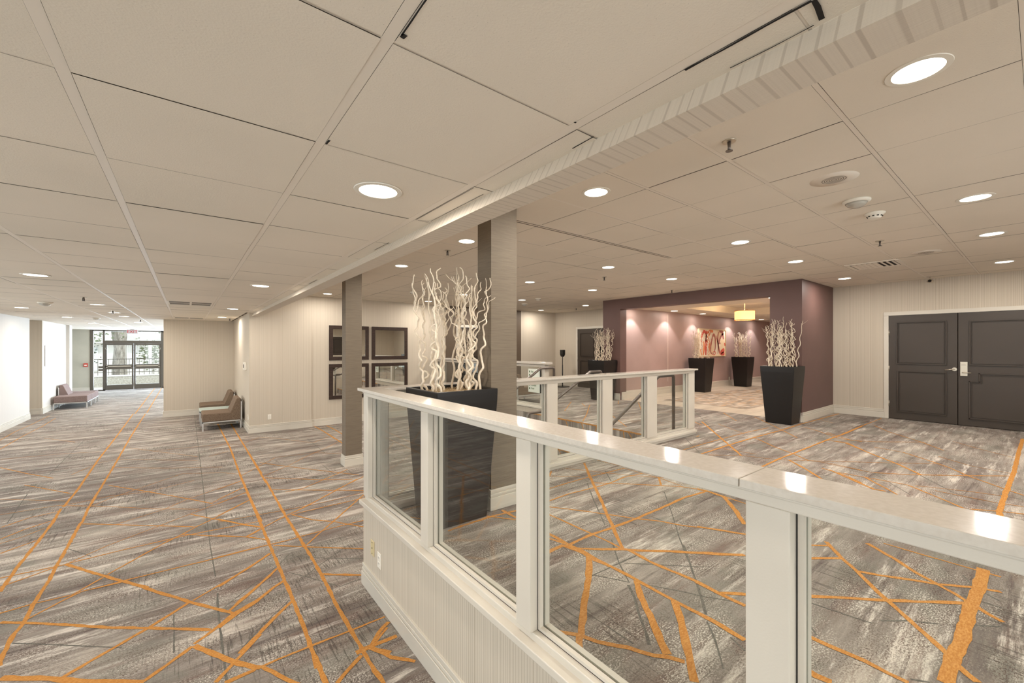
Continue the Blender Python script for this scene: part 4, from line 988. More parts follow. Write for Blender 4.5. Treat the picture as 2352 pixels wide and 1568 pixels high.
def planter(cx, cy, z0, top, bot, h, label, n, meshes, blabel, bgroup, seed, hs=1.0, twig=True):
    r = thing('tall_planter', (cx, cy, z0), label, 'planter', 'tall black tapered planters')
    b = B(); T, Q, t = top/2, bot/2, .022
    def ring(s, z): return [(cx-s, cy-s, z), (cx+s, cy-s, z), (cx+s, cy+s, z), (cx-s, cy+s, z)]
    R = [ring(Q, z0), ring(T-.002, z0+h-.10), ring(T, z0+h-.03), ring(T, z0+h), ring(T-t, z0+h), ring(T-t-.006, z0+h-.16)]
    V = [[b.bm.verts.new(p) for p in q] for q in R]
    b.bm.faces.new(V[0][::-1])
    for a, c in zip(V, V[1:]):
        for i in range(4): b.bm.faces.new([a[i], a[(i+1) % 4], c[(i+1) % 4], c[i]])
    b.bm.faces.new(V[-1])
    b.build('vessel', M['planter'], r, bevel=.004)
    rr = random.Random(seed); b = B(); N = 14; s = T-t-.008; zf = z0+h-.045
    g = [[b.bm.verts.new((cx-s+2*s*i/N, cy-s+2*s*j/N, zf+rr.uniform(-.012, .012))) for j in range(N+1)] for i in range(N+1)]
    for i in range(N):
        for j in range(N): b.bm.faces.new([g[i][j], g[i+1][j], g[i+1][j+1], g[i][j+1]])
    if twig:
        for _ in range(260):
            x, y = cx+rr.uniform(-s+.03, s-.03), cy+rr.uniform(-s+.03, s-.03); a = rr.uniform(0, 6.28); L = rr.uniform(.02, .05)
            p = [(x+cos(a)*L*k/3+rr.uniform(-.008, .008), y+sin(a)*L*k/3+rr.uniform(-.008, .008), zf+.012+.012*sin(pi*k/3)+rr.uniform(0, .008)) for k in range(4)]
            b.tube(p, .0013, 3, 1)
    b.build('moss_filling', [M['excelsior'], M['excelsior']], r)
    for k in range(n):
        o = bpy.data.objects.new('willow_branch', meshes[(k*5+seed) % len(meshes)]); COL.objects.link(o)
        a = rr.uniform(0, 6.28); q = math.sqrt(rr.random())*(T-.07)
        px, py = cx+max(-T+.07, min(T-.07, cos(a)*q*1.2)), cy+max(-T+.07, min(T-.07, sin(a)*q*1.2))
        o.location = (px, py, z0+h-.07); o.rotation_euler = (rr.uniform(-.05, .05), rr.uniform(-.05, .05), rr.uniform(0, 6.28))
        sc = hs*rr.uniform(.84, 1.06); o.scale = (1, 1, sc)
        tag(o, blabel, 'branch', bgroup)
    return r
planter(1.672, 2.925, ZU, .535, .41, 1.015, 'large tall black tapered planter in the foreground beside the brown column', 22, BIG, 'curly cream willow branch in the large foreground planter', 'willow branches in the foreground planter', 3)
planter(8.36, 2.86, ZU, .53, .40, 1.005, 'tall black tapered planter in front of the plum wall, right of the opening', 26, BR, 'curly cream willow branch in the planter right of the opening', 'willow branches in the planter right of the opening', 5, twig=False)
planter(8.36, 6.93, ZU, .53, .40, 1.01, 'tall black tapered planter left of the opening, partly behind the glass railing', 24, BR, 'curly cream willow branch in the planter left of the opening', 'willow branches in the planter left of the opening', 9, twig=False)
planter(12.24, 6.36, ZU, .53, .40, 1.01, 'tall black tapered planter in the mauve hall in front of the painting', 24, BR, 'curly cream willow branch in the planter before the painting', 'willow branches in the planter before the painting', 13, twig=False)
planter(6.08, 9.85, ZU, .53, .40, 1.01, 'tall black tapered planter before the brown wall, beyond the far railing', 22, BR, 'curly cream willow branch in the planter before the brown wall', 'willow branches in the planter before the brown wall', 21, twig=False)
planter(15.06, 6.36, ZU, .53, .40, 1.01, 'tall black tapered planter in the mauve hall right of the painting', 24, BR, 'curly cream willow branch in the planter right of the painting', 'willow branches in the planter right of the painting', 17, twig=False)

# ---------------------------------------------------------------- mirrors
MP = {'upper left': (2.75, 3.72, 1.575, 2.435), 'upper right': (3.80, 4.785, 1.575, 2.435), 'lower left': (2.75, 3.72, .615, 1.483), 'lower right': (3.80, 4.785, .615, 1.483)}
for nm, (x0, x1, z0, z1) in MP.items():
    r = thing('wall_mirror', ((x0+x1)/2, 10.79, z0), 'brown framed wall mirror, %s of the four' % nm, 'mirror', 'four brown framed mirrors')
    b = B()
    f = .088
    for (a, c, d, e_) in ((x0, x1, z0, z0+f), (x0, x1, z1-f, z1), (x0, x0+f, z0+f, z1-f), (x1-f, x1, z0+f, z1-f)): b.box(a, c, 10.752, 10.789, d, e_)
    b.build('mirror_frame', M['frame_wood'], r, bevel=.004)
    b = B(); b.box(x0+f-.004, x1-f+.004, 10.768, 10.782, z0+f-.004, z1-f+.004); b.build('mirror_glass', M['mirror'], r)

# ---------------------------------------------------------------- lounge seating modules
def module(kind, x_back, x_front, y0, y1, z0, fab, label, cat, group):
    """seat faces from x_back towards x_front"""
    s = 1 if x_front > x_back else -1; W = abs(x_front-x_back)
    X = lambda u: x_back + s*u
    r = thing({'chair': 'lounge_chair', 'ottoman': 'ottoman', 'table': 'side_table'}[kind], ((x_back+x_front)/2, (y0+y1)/2, z0), label, cat, group)
    def bx(b, u0, u1, a0, a1, c0, c1): b.box(X(u0), X(u1), a0, a1, z0+c0, z0+c1)
    if kind != 'table':
        b = B(); bx(b, 0.02, W, y0, y0+.025, .175, .20); bx(b, 0.02, W, y1-.025, y1, .175, .20); bx(b, W-.025, W, y0, y1, .175, .20); bx(b, 0.02, .045, y0, y1, .175, .20)
        bx(b, .045, W-.025, y0+.1, y0+.13, .178, .197); bx(b, .045, W-.025, y1-.13, y1-.1, .178, .197)
        b.build('frame', M['chrome_frame'], r, bevel=.002)
        for (u, v) in ((W-.03, y0), (W-.03, y1-.025), (.02, y0), (.02, y1-.025)):
            b = B(); bx(b, u, u+.028, v, v+.025, 0, .18); b.build('leg', M['chrome_frame'], r, bevel=.002)
    if kind == 'ottoman':
        b = B(); bx(b, .03, W-.005, y0+.005, y1-.005, .20, .392); b.build('seat_cushion', M[fab], r, bevel=.018, seg=3)
    if kind == 'chair':
        b = B(); bx(b, .20, W-.005, y0+.005, y1-.005, .20, .385); b.build('seat_cushion', M[fab], r, bevel=.02, seg=3)
        b = B()
        pr = [(.035, .20), (.215, .20), (.215, .37), (.235, .385), (.125, .675), (.10, .70), (.035, .70)]
        P = [(X(u), z0+c) for u, c in pr]
        b.prism_y(P, y0+.005, y1-.005); b.build('backrest', M[fab], r, bevel=.012, seg=3)
        for a in (y0, y1-.025):
            b = B(); bx(b, .008, .034, a, a+.025, .17, .62); b.build('back_post', M['chrome_frame'], r, bevel=.002)
        b = B(); bx(b, .004, .012, y0+.03, y1-.03, .30, .66); b.build('back_panel', M['chrome_frame'], r)
    if kind == 'table':
        b = B(); bx(b, .03, W, y0, y1, .335, .35); b.build('table_top', M['frosted'], r, bevel=.003)
        b = B(); bx(b, .03, W, y0, y0+.022, .31, .335); bx(b, .03, W, y1-.022, y1, .31, .335); bx(b, W-.022, W, y0, y1, .31, .335); bx(b, .03, .052, y0, y1, .31, .335)
        b.build('frame', M['chrome_frame'], r)
        for (u, v) in ((W-.025, y0), (W-.025, y1-.022), (.03, y0), (.03, y1-.022)):
            b = B(); bx(b, u, u+.022, v, v+.022, 0, .315); b.build('leg', M['chrome_frame'], r)
    return r
module('chair', 1.045, .275, 11.66, 12.44, 0, 'brown_fabric', 'brown armless lounge chair nearest the corridor corner, left of the glass topped table', 'chair', 'brown lounge chairs by the return wall')
module('table', 1.03, .25, 12.56, 13.30, 0, None, 'low frosted glass side table between two brown lounge chairs', 'side table', None)
module('chair', 1.045, .275, 13.55, 14.3, 0, 'brown_fabric', 'brown armless lounge chair at the far end, behind the glass topped table', 'chair', 'brown lounge chairs by the return wall')
module('ottoman', -3.19, -2.43, 18.40, 19.10, 0, 'mauve_fabric', 'backless brown and lilac seat, nearest of the row along the left wall', 'ottoman', 'low seats along the left wall')
module('chair', -3.19, -2.43, 19.11, 19.81, 0, 'mauve_fabric', 'low seat with a sloping back in the middle of the row along the left wall', 'chair', None)
module('ottoman', -3.19, -2.43, 19.82, 20.48, 0, 'mauve_fabric', 'backless lilac seat, farthest of the row along the left wall', 'ottoman', 'low seats along the left wall')
module('chair', 6.12, 6.95, 7.62, 8.35, ZU, 'brown_fabric', 'brown lounge chair with silver frame seen through the railing beyond the steps', 'chair', None)

# ---------------------------------------------------------------- painting in the hall
pt = thing('framed_painting', (13.76, 6.80, 1.585), 'abstract red and orange painting in a pale frame on the mauve wall', 'painting')
b = B(); x0, x1, z0, z1 = 12.84, 14.69, 1.585, 2.50; f = .03
for (a, c, d, e_) in ((x0, x1, z0, z0+f), (x0, x1, z1-f, z1), (x0, x0+f, z0+f, z1-f), (x1-f, x1, z0+f, z1-f)): b.box(a, c, 6.745, 6.80, d, e_)
b.build('picture_frame', mat('pale_gilt_frame', (206, 186, 150), .4), pt, bevel=.003)
def canvas_m():
    m = mat('canvas', (236, 222, 196), .7); t = NT(m); n = t.noise(t.scaled(2, 2, 1.6), 1, 3)
    t.color(t.ramp(n, [(.35, (232, 206, 166)), (.6, (238, 226, 204))])); return m
b = B(); b.box(x0+f, x1-f, 6.765, 6.795, z0+f, z1-f)
def stroke(pts, wd, m):     # pts as fractions of the canvas
    q = [(x0+.04+(x1-x0-.08)*u, z1-.04-(z1-z0-.08)*v) for u, v in pts]
    P = [Vector(p) for p in q]; out = []
    for i in range(len(P)-1):
        a0 = P[max(i-1, 0)]; a1 = P[i]; a2 = P[i+1]; a3 = P[min(i+2, len(P)-1)]
        for k in range(6):
            t = k/6; out.append(.5*((2*a1)+(a2-a0)*t+(2*a0-5*a1+4*a2-a3)*t*t+(3*a1-a0-3*a2+a3)*t**3))
    out.append(P[-1]); prev = None; d = 6.7635-.0003*m
    for i, p in enumerate(out):
        tt = (out[min(i+1, len(out)-1)]-out[max(i-1, 0)]); tt.normalize(); n = Vector((-tt.y, tt.x))*wd*(.35+.65*sin(pi*(i+1)/(len(out)+1)))*rnd.uniform(.85, 1.15)/2
        cur = (b.bm.verts.new((p.x+n.x, d, p.y+n.y)), b.bm.verts.new((p.x-n.x, d, p.y-n.y)))
        if prev: b.bm.faces.new((prev[0], prev[1], cur[1], cur[0])).material_index = m
        prev = cur
for pts, wd, m in (
    ([(.50,.95),(.42,.85),(.44,.55),(.50,.25),(.55,.18),(.60,.35),(.60,.70),(.53,.95)], .09, 1), ([(.62,.2),(.68,.4),(.72,.62),(.70,.95)], .06, 1),
    ([(.74,.05),(.70,.25),(.71,.5),(.74,.72),(.80,.92),(.86,.98)], .10, 1), ([(.75,.55),(.78,.35),(.86,.18),(.92,.12)], .09, 1), ([(.76,.02),(.86,.04),(.90,.16),(.93,.35)], .14, 1),
    ([(.10,.60),(.08,.35),(.14,.12),(.20,.06),(.26,.20),(.24,.45)], .10, 2), ([(.28,.02),(.27,.25),(.25,.55),(.24,.98)], .15, 2), ([(.40,.05),(.33,.30),(.36,.60),(.34,.98)], .17, 3),
    ([(.16,.45),(.18,.70),(.15,.98)], .10, 3), ([(.30,.10),(.42,.03),(.52,.05)], .10, 3), ([(.05,.75),(.10,.98)], .08, 3), ([(.82,.88),(.90,.82),(.97,.78)], .16, 2), ([(.84,.97),(.97,.92)], .14, 2), ([(.97,.50),(.99,.62)], .09, 2),
    ([(.48,.90),(.56,.84),(.62,.90),(.56,.98),(.48,.95)], .03, 2), ([(.76,.88),(.80,.94),(.88,.93)], .05, 2), ([(.78,.48),(.80,.54)], .06, 1)): stroke(pts, wd, m)
b.build('canvas', [canvas_m(), mat('paint_rose_brown', (176, 108, 96), .6), mat('paint_red', (206, 88, 70), .6), mat('paint_orange', (224, 132, 84), .6)], pt)

# ---------------------------------------------------------------- drum pendant in the hall
cl = thing('pendant_lamp', (11.78, 4.93, 2.6), 'four lobed fabric drum pendant glowing amber under the hall ceiling', 'lamp')
b = B(); n = 64
def lobe(a, r): return r*(1+.075*cos(4*a))
for za, zb_, m in ((2.63, 2.87, 0), (2.622, 2.636, 1), (2.862, 2.878, 1)):
    k = 1.012 if m else 1
    ra = [b.bm.verts.new((11.78+lobe(2*pi*i/n, .232*k)*cos(2*pi*i/n), 4.93+lobe(2*pi*i/n, .232*k)*sin(2*pi*i/n), za)) for i in range(n)]
    rb = [b.bm.verts.new((11.78+lobe(2*pi*i/n, .232*k)*cos(2*pi*i/n), 4.93+lobe(2*pi*i/n, .232*k)*sin(2*pi*i/n), zb_)) for i in range(n)]
    for i in range(n): b.bm.faces.new([ra[i], ra[(i+1) % n], rb[(i+1) % n], rb[i]]).material_index = m
b.build('lamp_shade', [M['shade'], M['shade_trim']], cl)
b = B(); b.lathe((11.78, 4.93, 2.632), [(.212, 0), (.212, .006)], 40); b.build('diffuser', M['shade'], cl)
b = B(); b.tube([(11.78, 4.93, 2.64), (11.78, 4.93, 3.12)], .012, 8); b.lathe((11.78, 4.93, 3.095), [(.09, 0), (.10, .034)], 24); b.build('stem_and_canopy', M['nickel'], cl)
l = light('pendant_bulb', 'POINT', (11.78, 4.93, 2.93), 30, (1, .75, .45)); l.data.shadow_soft_size = .1

# ---------------------------------------------------------------- recessed downlights
def downlight(x, y, z, label, group, W=None, r=.088):
    f = thing('recessed_downlight', (x, y, z), label, 'ceiling light', group)
    b = B(); 
    n = 32; rings = []
    for rr_, zz in ((r+.024, z-.0005), (r+.022, z-.004), (r, z-.005), (r, z+.004)):
        rings.append([b.bm.verts.new((x+rr_*cos(2*pi*i/n), y+rr_*sin(2*pi*i/n), zz)) for i in range(n)])
    for a, c in zip(rings, rings[1:]):
        for i in range(n): b.bm.faces.new([a[i], a[(i+1) % n], c[(i+1) % n], c[i]])
    b.build('trim_ring', M['white_plastic'], f)
    b = B(); b.poly([(x+r*cos(-2*pi*i/n), y+r*sin(-2*pi*i/n), z-.003) for i in range(n)]); b.build('diffuser', M['lamp_glow'], f)
    l = light('downlight_beam', 'AREA', (x, y, z-.012), DOWN_W if W is None else W, WARM, (0, 0, 0), 2*r, None, 'DISK')
    return f
ord_ = ['nearest the camera', 'second from the camera', 'third from the camera', 'fourth from the camera', 'fifth from the camera', 'farthest from the camera']
XN = {2.54: 'beam side row', 5.07: 'second row', 6.83: 'third row', 9.20: 'right wall row'}
for x in XN:
    ys = (.34, 2.17, 4.09, 5.93, 8.30, 10.08) if x < 9 else (.34, 2.17, 8.25, 10.2)
    for k, y in enumerate(ys):
        nm = ord_[k] if len(ys) == 6 else ('nearest the double door', 'beside the plum wall', 'beside the far planter', 'in the far corner')[k]
        downlight(x, y, ZCR, 'round light in right ceiling, %s, %s' % (XN[x], nm), 'recessed lights over the raised level')
for x in (2.54, 5.07, 6.83, 9.2): downlight(x, -1.6, ZCR, 'round recessed light behind the camera, %s' % XN[x], 'recessed lights over the raised level')
left = [(.73, 1.98, 'large and near'), (.72, 5.93, 'second along the beam'), (.72, 9.84, 'third along the beam'), (.71, 12.75, 'by the brown chairs'),
    (-1.24, 6.49, 'first at the left'), (-1.24, 10.31, 'left of the two return grilles'), (-1.24, 12.49, 'middle of the left row'), (-1.2, 13.83, 'third left of the far return grille'), (-1.16, 16.97, 'before the lobby'), (-1.16, 19.8, 'near the exit sign'),
    (-2.47, 12.0, 'at the left wall, nearest'), (-2.36, 15.12, 'at the left wall, middle'), (-2.35, 18.49, 'at the left wall, above the low seats')]
for x, y, t_ in left: downlight(x, y, ZCL, 'round recessed light in the corridor ceiling, %s' % t_, 'recessed lights over the corridor')
for x, y, t_ in ((-1.24, 2.4, 'left of the camera'), (-2.4, -1.5, 'behind the camera at the added windows'), (.72, -2.0, 'behind the camera at the low wall'), (1.3, 18.0, 'in the lobby, nearer one'), (1.3, 22.0, 'in the lobby, farther one')): downlight(x, y, ZCL, 'round recessed corridor light %s' % t_, 'recessed lights over the corridor')
for k, x in enumerate((9.29, 10.92, 12.53, 14.93, 16.85)):
    downlight(x, 6.46, ZH, 'round recessed light over the mauve hall wall, %s' % ('just behind the opening', 'second from the opening', 'over the planter before the painting', 'right of the painting', 'farthest')[k], 'recessed lights in the hall', 5)
    s = light('wall_wash', 'SPOT', (x, 6.46, ZH-.02), 55, (1, .95, .93), (radians(3), 0, 0)); s.data.spot_size = radians(94); s.data.spot_blend = .25; s.data.shadow_soft_size = .04
for x, y, t_ in ((10.98, 4.68-1.0, 'before the drum lamp'), (9.6, 3.45, 'inside the opening at the right'), (13.6, 3.45, 'at the right side'), (16.6, 3.45, 'far right side')):
    downlight(x, y if y < 4 else 3.6, ZH, 'round recessed light in the hall ceiling, %s' % t_, 'recessed lights in the hall', 36)
# ---------------------------------------------------------------- small ceiling fittings
def sprinkler(x, y, z, where):
    r = thing('sprinkler_head', (x, y, z), 'small metal sprinkler head in the ceiling, %s' % where, 'sprinkler', 'ceiling sprinkler heads')
    b = B(); b.lathe((x, y, z-.006), [(.036, 0), (.040, .007)], 20); b.build('escutcheon', M['nickel'], r)
    b = B(); b.lathe((x, y, z-.055), [(.010, 0), (.008, .02), (.011, .05)], 10)
    b.lathe((x, y, z-.060), [(.020, 0), (.020, .003)], 14); b.tube([(x-.012, y, z-.055), (x-.012, y, z-.02)], .003, 5); b.tube([(x+.012, y, z-.055), (x+.012, y, z-.02)], .003, 5)
    b.build('nozzle', M['handrail'], r)
for x, y, z, t_ in ((2.532, 1.146, ZCR, 'nearest, beyond the beam'), (6.271, 1.154, ZCR, 'behind the smoke detector'), (2.596, 4.633, ZCR, 'above the planter branches'), (5.727, 4.707, ZCR, 'over the steps'), (8.175, 4.894, ZCR, 'above the wide opening'),
    (5.633, 8.921, ZCR, 'behind the big column'), (9.6, 9.0, ZCR, 'near the far corner'), (-1.22, 8.919, ZCL, 'over the corridor'), (-1.2, 11.9, ZCL, 'farther over the corridor'), (.9, 13.2, ZCL, 'above the brown chairs'), (12.3, 3.9, ZH, 'beside the drum lamp'), (-1.0, 15.4, ZCL, 'before the lobby')):
    sprinkler(x, y, z, t_)
def smoke(x, y, z, where):
    r = thing('smoke_detector', (x, y, z), 'round white smoke detector on the ceiling, %s' % where, 'smoke detector', 'smoke detectors')
    b = B(); b.lathe((x, y, z), [(.075, 0), (.075, -.010), (.055, -.024), (.048, -.040), (.036, -.052)][::-1], 28); b.build('housing', M['white_plastic'], r)
    b = B()
    for k in range(10): a = 2*pi*k/10; b.box(x+.0505*cos(a)-.007, x+.0505*cos(a)+.007, y+.0505*sin(a)-.007, y+.0505*sin(a)+.007, z-.037, z-.030)
    b.build('vent_slots', M['dark_hole'], r)
for x, y, z, t_ in ((4.93, .943, ZCR, 'between the strobe and the sprinkler'), (3.94, 8.567, ZCR, 'left of the branches'), (6.93, 7.787, ZCR, 'right of the big column'), (-1.827, 15.1, ZCL, 'over the far corridor')): smoke(x, y, z, t_)
def strobe(x, y, z, where):
    r = thing('strobe_alarm', (x, y, z), 'domed ceiling strobe alarm, %s' % where, 'alarm', 'ceiling strobe alarms')
    b = B(); b.lathe((x, y, z), [(.095, 0), (.095, -.014), (.078, -.024)][::-1], 28); b.build('housing', M['white_plastic'], r)
    b = B(); b.lathe((x, y, z), [(.076, -.024), (.060, -.045), (.030, -.062), (.004, -.066)][::-1], 24); b.build('lens', M['lens'], r)
    b = B(); b.box(x-.02, x+.02, y-.008, y+.008, z-.05, z-.024); b.build('flash_tube', M['handrail'], r)
for x, y, z, t_ in ((4.386, .956, ZCR, 'near the round speaker'), (7.463, 8.954, ZCR, 'right of the big column'), (-1.87, 10.356, ZCL, 'at the left over the corridor')): strobe(x, y, z, t_)
def speaker(x, y, z, where):
    r = thing('ceiling_speaker', (x, y, z), 'round ceiling speaker with ring grille, %s' % where, 'speaker', 'round ceiling speakers')
    b = B(); b.lathe((x, y, z), [(.145, .001), (.144, -.002), (.085, -.004), (.080, -.006)][::-1], 40); b.build('speaker_plate', M['tee'], r)
    for k, rr_ in enumerate((.012, .026, .040, .054, .068)):
        b = B(); n = 32
        a = [b.bm.verts.new((x+rr_*cos(2*pi*i/n), y+rr_*sin(2*pi*i/n), z-.0075)) for i in range(n)]; c = [b.bm.verts.new((x+(rr_+.0045)*cos(2*pi*i/n), y+(rr_+.0045)*sin(2*pi*i/n), z-.0075)) for i in range(n)]
        for i in range(n): b.bm.faces.new([a[i], a[(i+1) % n], c[(i+1) % n], c[i]])
        b.build('grille_ring', M['grille'], r)
speaker(3.70, .935, ZCR, 'nearer one before the strobe alarm'); speaker(7.485, .926, ZCR, 'farther one before the square vent')
# square supply vent on the right ceiling
r = thing('ceiling_vent', (8.02, 1.53, ZCR), 'square white supply vent with dark louvre slots near the double door', 'vent')
b = B(); q = .30
for (a, c, d, e_) in ((-q, q, -q, -q+.05), (-q, q, q-.05, q), (-q, -q+.05, -q+.05, q-.05), (q-.05, q, -q+.05, q-.05)): b.box(8.02+a, 8.02+c, 1.53+d, 1.53+e_, ZCR-.012, ZCR)
b.build('vent_frame', M['tee'], r, bevel=.003)
b = B(); b.box(8.02-.25, 8.02+.25, 1.53-.25, 1.53+.25, ZCR-.003, ZCR-.001); b.build('vent_opening', M['dark_hole'], r)
for k in range(8):
    y0 = 1.53-.24+.06*k; b = B(); dx = .022 if k < 3 else .052
    b.hexa([(7.79, y0, ZCR-.010), (8.25, y0, ZCR-.010), (8.25, y0+dx, ZCR-.014), (7.79, y0+dx, ZCR-.014)], [(7.79, y0, ZCR-.008), (8.25, y0, ZCR-.008), (8.25, y0+dx, ZCR-.012), (7.79, y0+dx, ZCR-.012)]); b.build('louvre', M['tee'], r)
def return_grille(y0, y1, where):
    r = thing('return_air_grille', (.06, (y0+y1)/2, ZCL), 'grey return air grille with white bars in the corridor ceiling, %s' % where, 'vent', 'return air grilles')
    b = B(); b.box(-.235, .358, y0, y1, ZCL+.004, ZCL+.010); b.build('mesh_panel', M['grille'], r)
    b = B(); xm = .06; ym = (y0+y1)/2
    b.box(xm-.014, xm+.014, y0, y1, ZCL-.003, ZCL+.004); b.box(-.24, .36, ym-.01, ym+.01, ZCL-.002, ZCL+.003)
    for (a, c, d, e_) in ((-.245, .365, y0-.02, y0+.015), (-.245, .365, y1-.015, y1+.02), (-.25, -.225, y0, y1), (.345, .37, y0, y1)): b.box(a, c, d, e_, ZCL-.003, ZCL+.003)
    b.build('grille_bars', M['tee'], r)
return_grille(8.74, 9.46, 'nearer one'); return_grille(13.4, 13.96, 'farther one')
# ceiling camera ring near the right wall
r = thing('ceiling_camera', (10.2, 1.21, ZCR), 'small round device hanging under the ceiling above the double door', 'camera')
b = B(); b.tube([(10.2, 1.21, ZCR), (10.2, 1.21, ZCR-.03)], .008, 8); b.lathe((10.2, 1.21, ZCR-.075), [(.03, -.02), (.045, 0), (.03, .03), (.01, .045)], 20, axis='z'); b.build('housing', M['nickel'], r)
b = B(); b.lathe((10.155, 1.21, ZCR-.07), [(.018, -.008), (.024, 0)], 16, axis='x'); b.build('lens', M['dark_hole'], r)

# ---------------------------------------------------------------- exit sign
r = thing('exit_sign', (-1.82, 24.0, ZCL), 'white exit sign with red letters hanging before the entrance doors', 'sign')
b = B(); b.box(-2.0, -1.64, 23.98, 24.02, 2.475, 2.645); b.build('housing', M['exit_face'], r, bevel=.006)
b = B(); b.box(-1.88, -1.76, 23.97, 24.03, 2.645, ZCL); b.build('ceiling_plate', M['grille'], r)
text('EXIT', .165, (-1.82, 23.977, 2.505), (pi/2, 0, 0), M['exit_red'], r, ext=.002, align='CENTER')

# ---------------------------------------------------------------- wall fittings
def outlet(plane, a, z, d, s, m, label, cat='outlet', cable=False):
    r = thing('wall_outlet', (d, a, z-.057) if plane == 'x' else (a, d, z-.057), label, cat, 'wall outlets')
    def bx(b, p0, p1, q0, q1, e):
        if plane == 'x': b.box(d, d+s*e, a+p0, a+p1, z+q0, z+q1)
        else: b.box(a+p0, a+p1, d, d+s*e, z+q0, z+q1)
    b = B(); bx(b, -.035, .035, -.057, .057, .006); b.build('cover_plate', M[m], r, bevel=.002)
    if cable:
        for q in (-.042, 0, .042):
            b = B()
            b.lathe((d+s*.0065, a, z+q), [(.004 if q else .006, -.001), (.004 if q else .006, .001)], 10, axis='x'); b.build('screw' if q else 'jack', M['dark_hole'], r)
    else:
        for q in (-.022, .022):
            b = B(); bx(b, -.016, .016, q-.014, q+.014, .0085); rc = b.build('receptacle', M[m], r, bevel=.003)
            b = B(); bx(b, -.008, -.005, q-.005, q+.006, .009); bx(b, .005, .008, q-.005, q+.006, .009); b.build('slot', M['dark_hole'], rc)
outlet('x', 3.178, .357, 1.13, -1, 'ivory_plastic', 'ivory cable outlet plate on the low wall near its corner', cable=True)
outlet('x', 3.035, .318, 1.13, -1, 'white_plastic', 'white double outlet on the low wall beside the ivory plate')
outlet('y', 1.476, .33, 10.76, -1, 'white_plastic', 'white outlet on the wallpapered wall left of the mirrors')
outlet('x', 10.97, .33, 1.092, -1, 'white_plastic', 'white outlet on the return wall beside the near brown chair')
outlet('y', 15.02, .80+.0, 6.80, -1, 'white_plastic', 'white outlet on the mauve hall wall between the planters')
r = thing('wall_thermostat', (1.092, 11.45, 1.48), 'clear thermostat guard box on the return wall', 'thermostat')
b = B(); b.box(1.045, 1.091, 11.27, 11.62, 1.375, 1.49+.06); b.build('guard', M['white_plastic'], r, bevel=.004)
b = B(); b.box(1.038, 1.045, 11.37, 11.50, 1.42, 1.50); b.build('dial', M['grille'], r)
r = thing('fire_alarm_pull', (-3.38, 25.3, 1.08), 'red fire alarm pull station on the grey green wall', 'fire alarm')
b = B(); b.box(-3.46, -3.33, 25.255, 25.299, 1.06, 1.21); b.build('housing', M['red'], r, bevel=.006)
b = B(); b.box(-3.435, -3.355, 25.245, 25.256, 1.10, 1.15); b.build('pull_handle', M['white_plastic'], r, bevel=.002)
r = thing('notice_frame', (-3.215, 17.3+.35, 1.45), 'small white notice frame on the bright left wall', 'notice')
b = B(); b.box(-3.219, -3.20, 17.75, 18.1, 1.35, 1.95); b.build('board', M['exit_face'], r, bevel=.003)

# ---------------------------------------------------------------- speaker on a stand in the far corner
r = thing('floor_stand_speaker', (9.95, 9.95, ZU), 'slim black loudspeaker on a floor stand in the far corner', 'speaker')
b = B(); b.box(9.78, 10.12, 9.78, 10.12, ZU, ZU+.02); b.build('base_plate', M['black_plastic'], r, bevel=.004)
b = B(); b.tube([(9.95, 9.95, ZU+.02), (9.95, 9.95, ZU+.75)], .019, 10); b.tube([(9.95, 9.95, ZU+.70), (9.95, 9.95, ZU+1.06)], .013, 10); b.build('pole', M['black_plastic'], r)
b = B(); b.hexa([(9.91, 9.91, 1.58), (9.99, 9.91, 1.58), (9.99, 9.99, 1.58), (9.91, 9.99, 1.58)], [(9.885, 9.885, 1.65), (10.015, 9.885, 1.65), (10.015, 10.015, 1.65), (9.885, 10.015, 1.65)])
b.box(9.885, 10.015, 9.885, 10.015, 1.65, 1.81); b.build('speaker_box', M['black_plastic'], r, bevel=.01)

# ---------------------------------------------------------------- outdoors beyond the entrance
gm = painted('pavement', (206, 202, 194), .9)
b = B(); b.box(-40, 45, 25.46, 90, -.4, -.16); b.box(3.31, 45, 14, 25.46, -.4, -.16); struct(b.build('ground', gm), 'pale paving outside')
def conc():
    m = mat('exposed_concrete', (176, 170, 158), .9); t = NT(m); n = t.noise(t.pos(), 14, 5, .7); t.color(t.ramp(n, [(.35, (150, 144, 132)), (.65, (196, 190, 178))])); return m
cm_ = conc()
r = thing('retaining_wall', (-1.5, 30, -.16), 'low concrete retaining wall outside the entrance', 'wall', kind='structure')
b = B(); b.box(-9, 6, 30, 30.25, -.16, .36); b.build('wall_body', cm_, r)
b = B(); b.box(-9, 6, 29.97, 30.28, .36, .43); b.build('coping', painted('coping_stone', (226, 222, 214), .8), r, bevel=.01)
r = thing('metal_fence', (-1.5, 30.12, .43), 'dark metal picket fence on the retaining wall outside', 'fence')
b = B(); b.box(-9, 6, 30.10, 30.14, 1.25, 1.29); b.box(-9, 6, 30.10, 30.14, .56, .59); b.build('fence_rail', M['bronze'], r)
for k in range(38):
    x = -5.4+.2*k; b = B(); b.box(x-.010, x+.010, 30.11, 30.13, .43, 1.25); b.build('picket', M['bronze'], r)
b = B(); b.box(-.95, -.89, 30.09, 30.15, .43, 1.42); b.build('fence_post', M['bronze'], r)
bark = mat('bark', (150, 142, 130), .95); t = NT(bark); n = t.noise(t.scaled(9, 9, 2.4), 1, 5, .7); t.color(t.ramp(n, [(.35, (118, 110, 98)), (.65, (184, 176, 164))])); t.bump(n, .8, .05)
r = thing('street_tree', (-3.0, 32.5, .3), 'thick grey tree trunk standing behind the fence outside', 'tree')
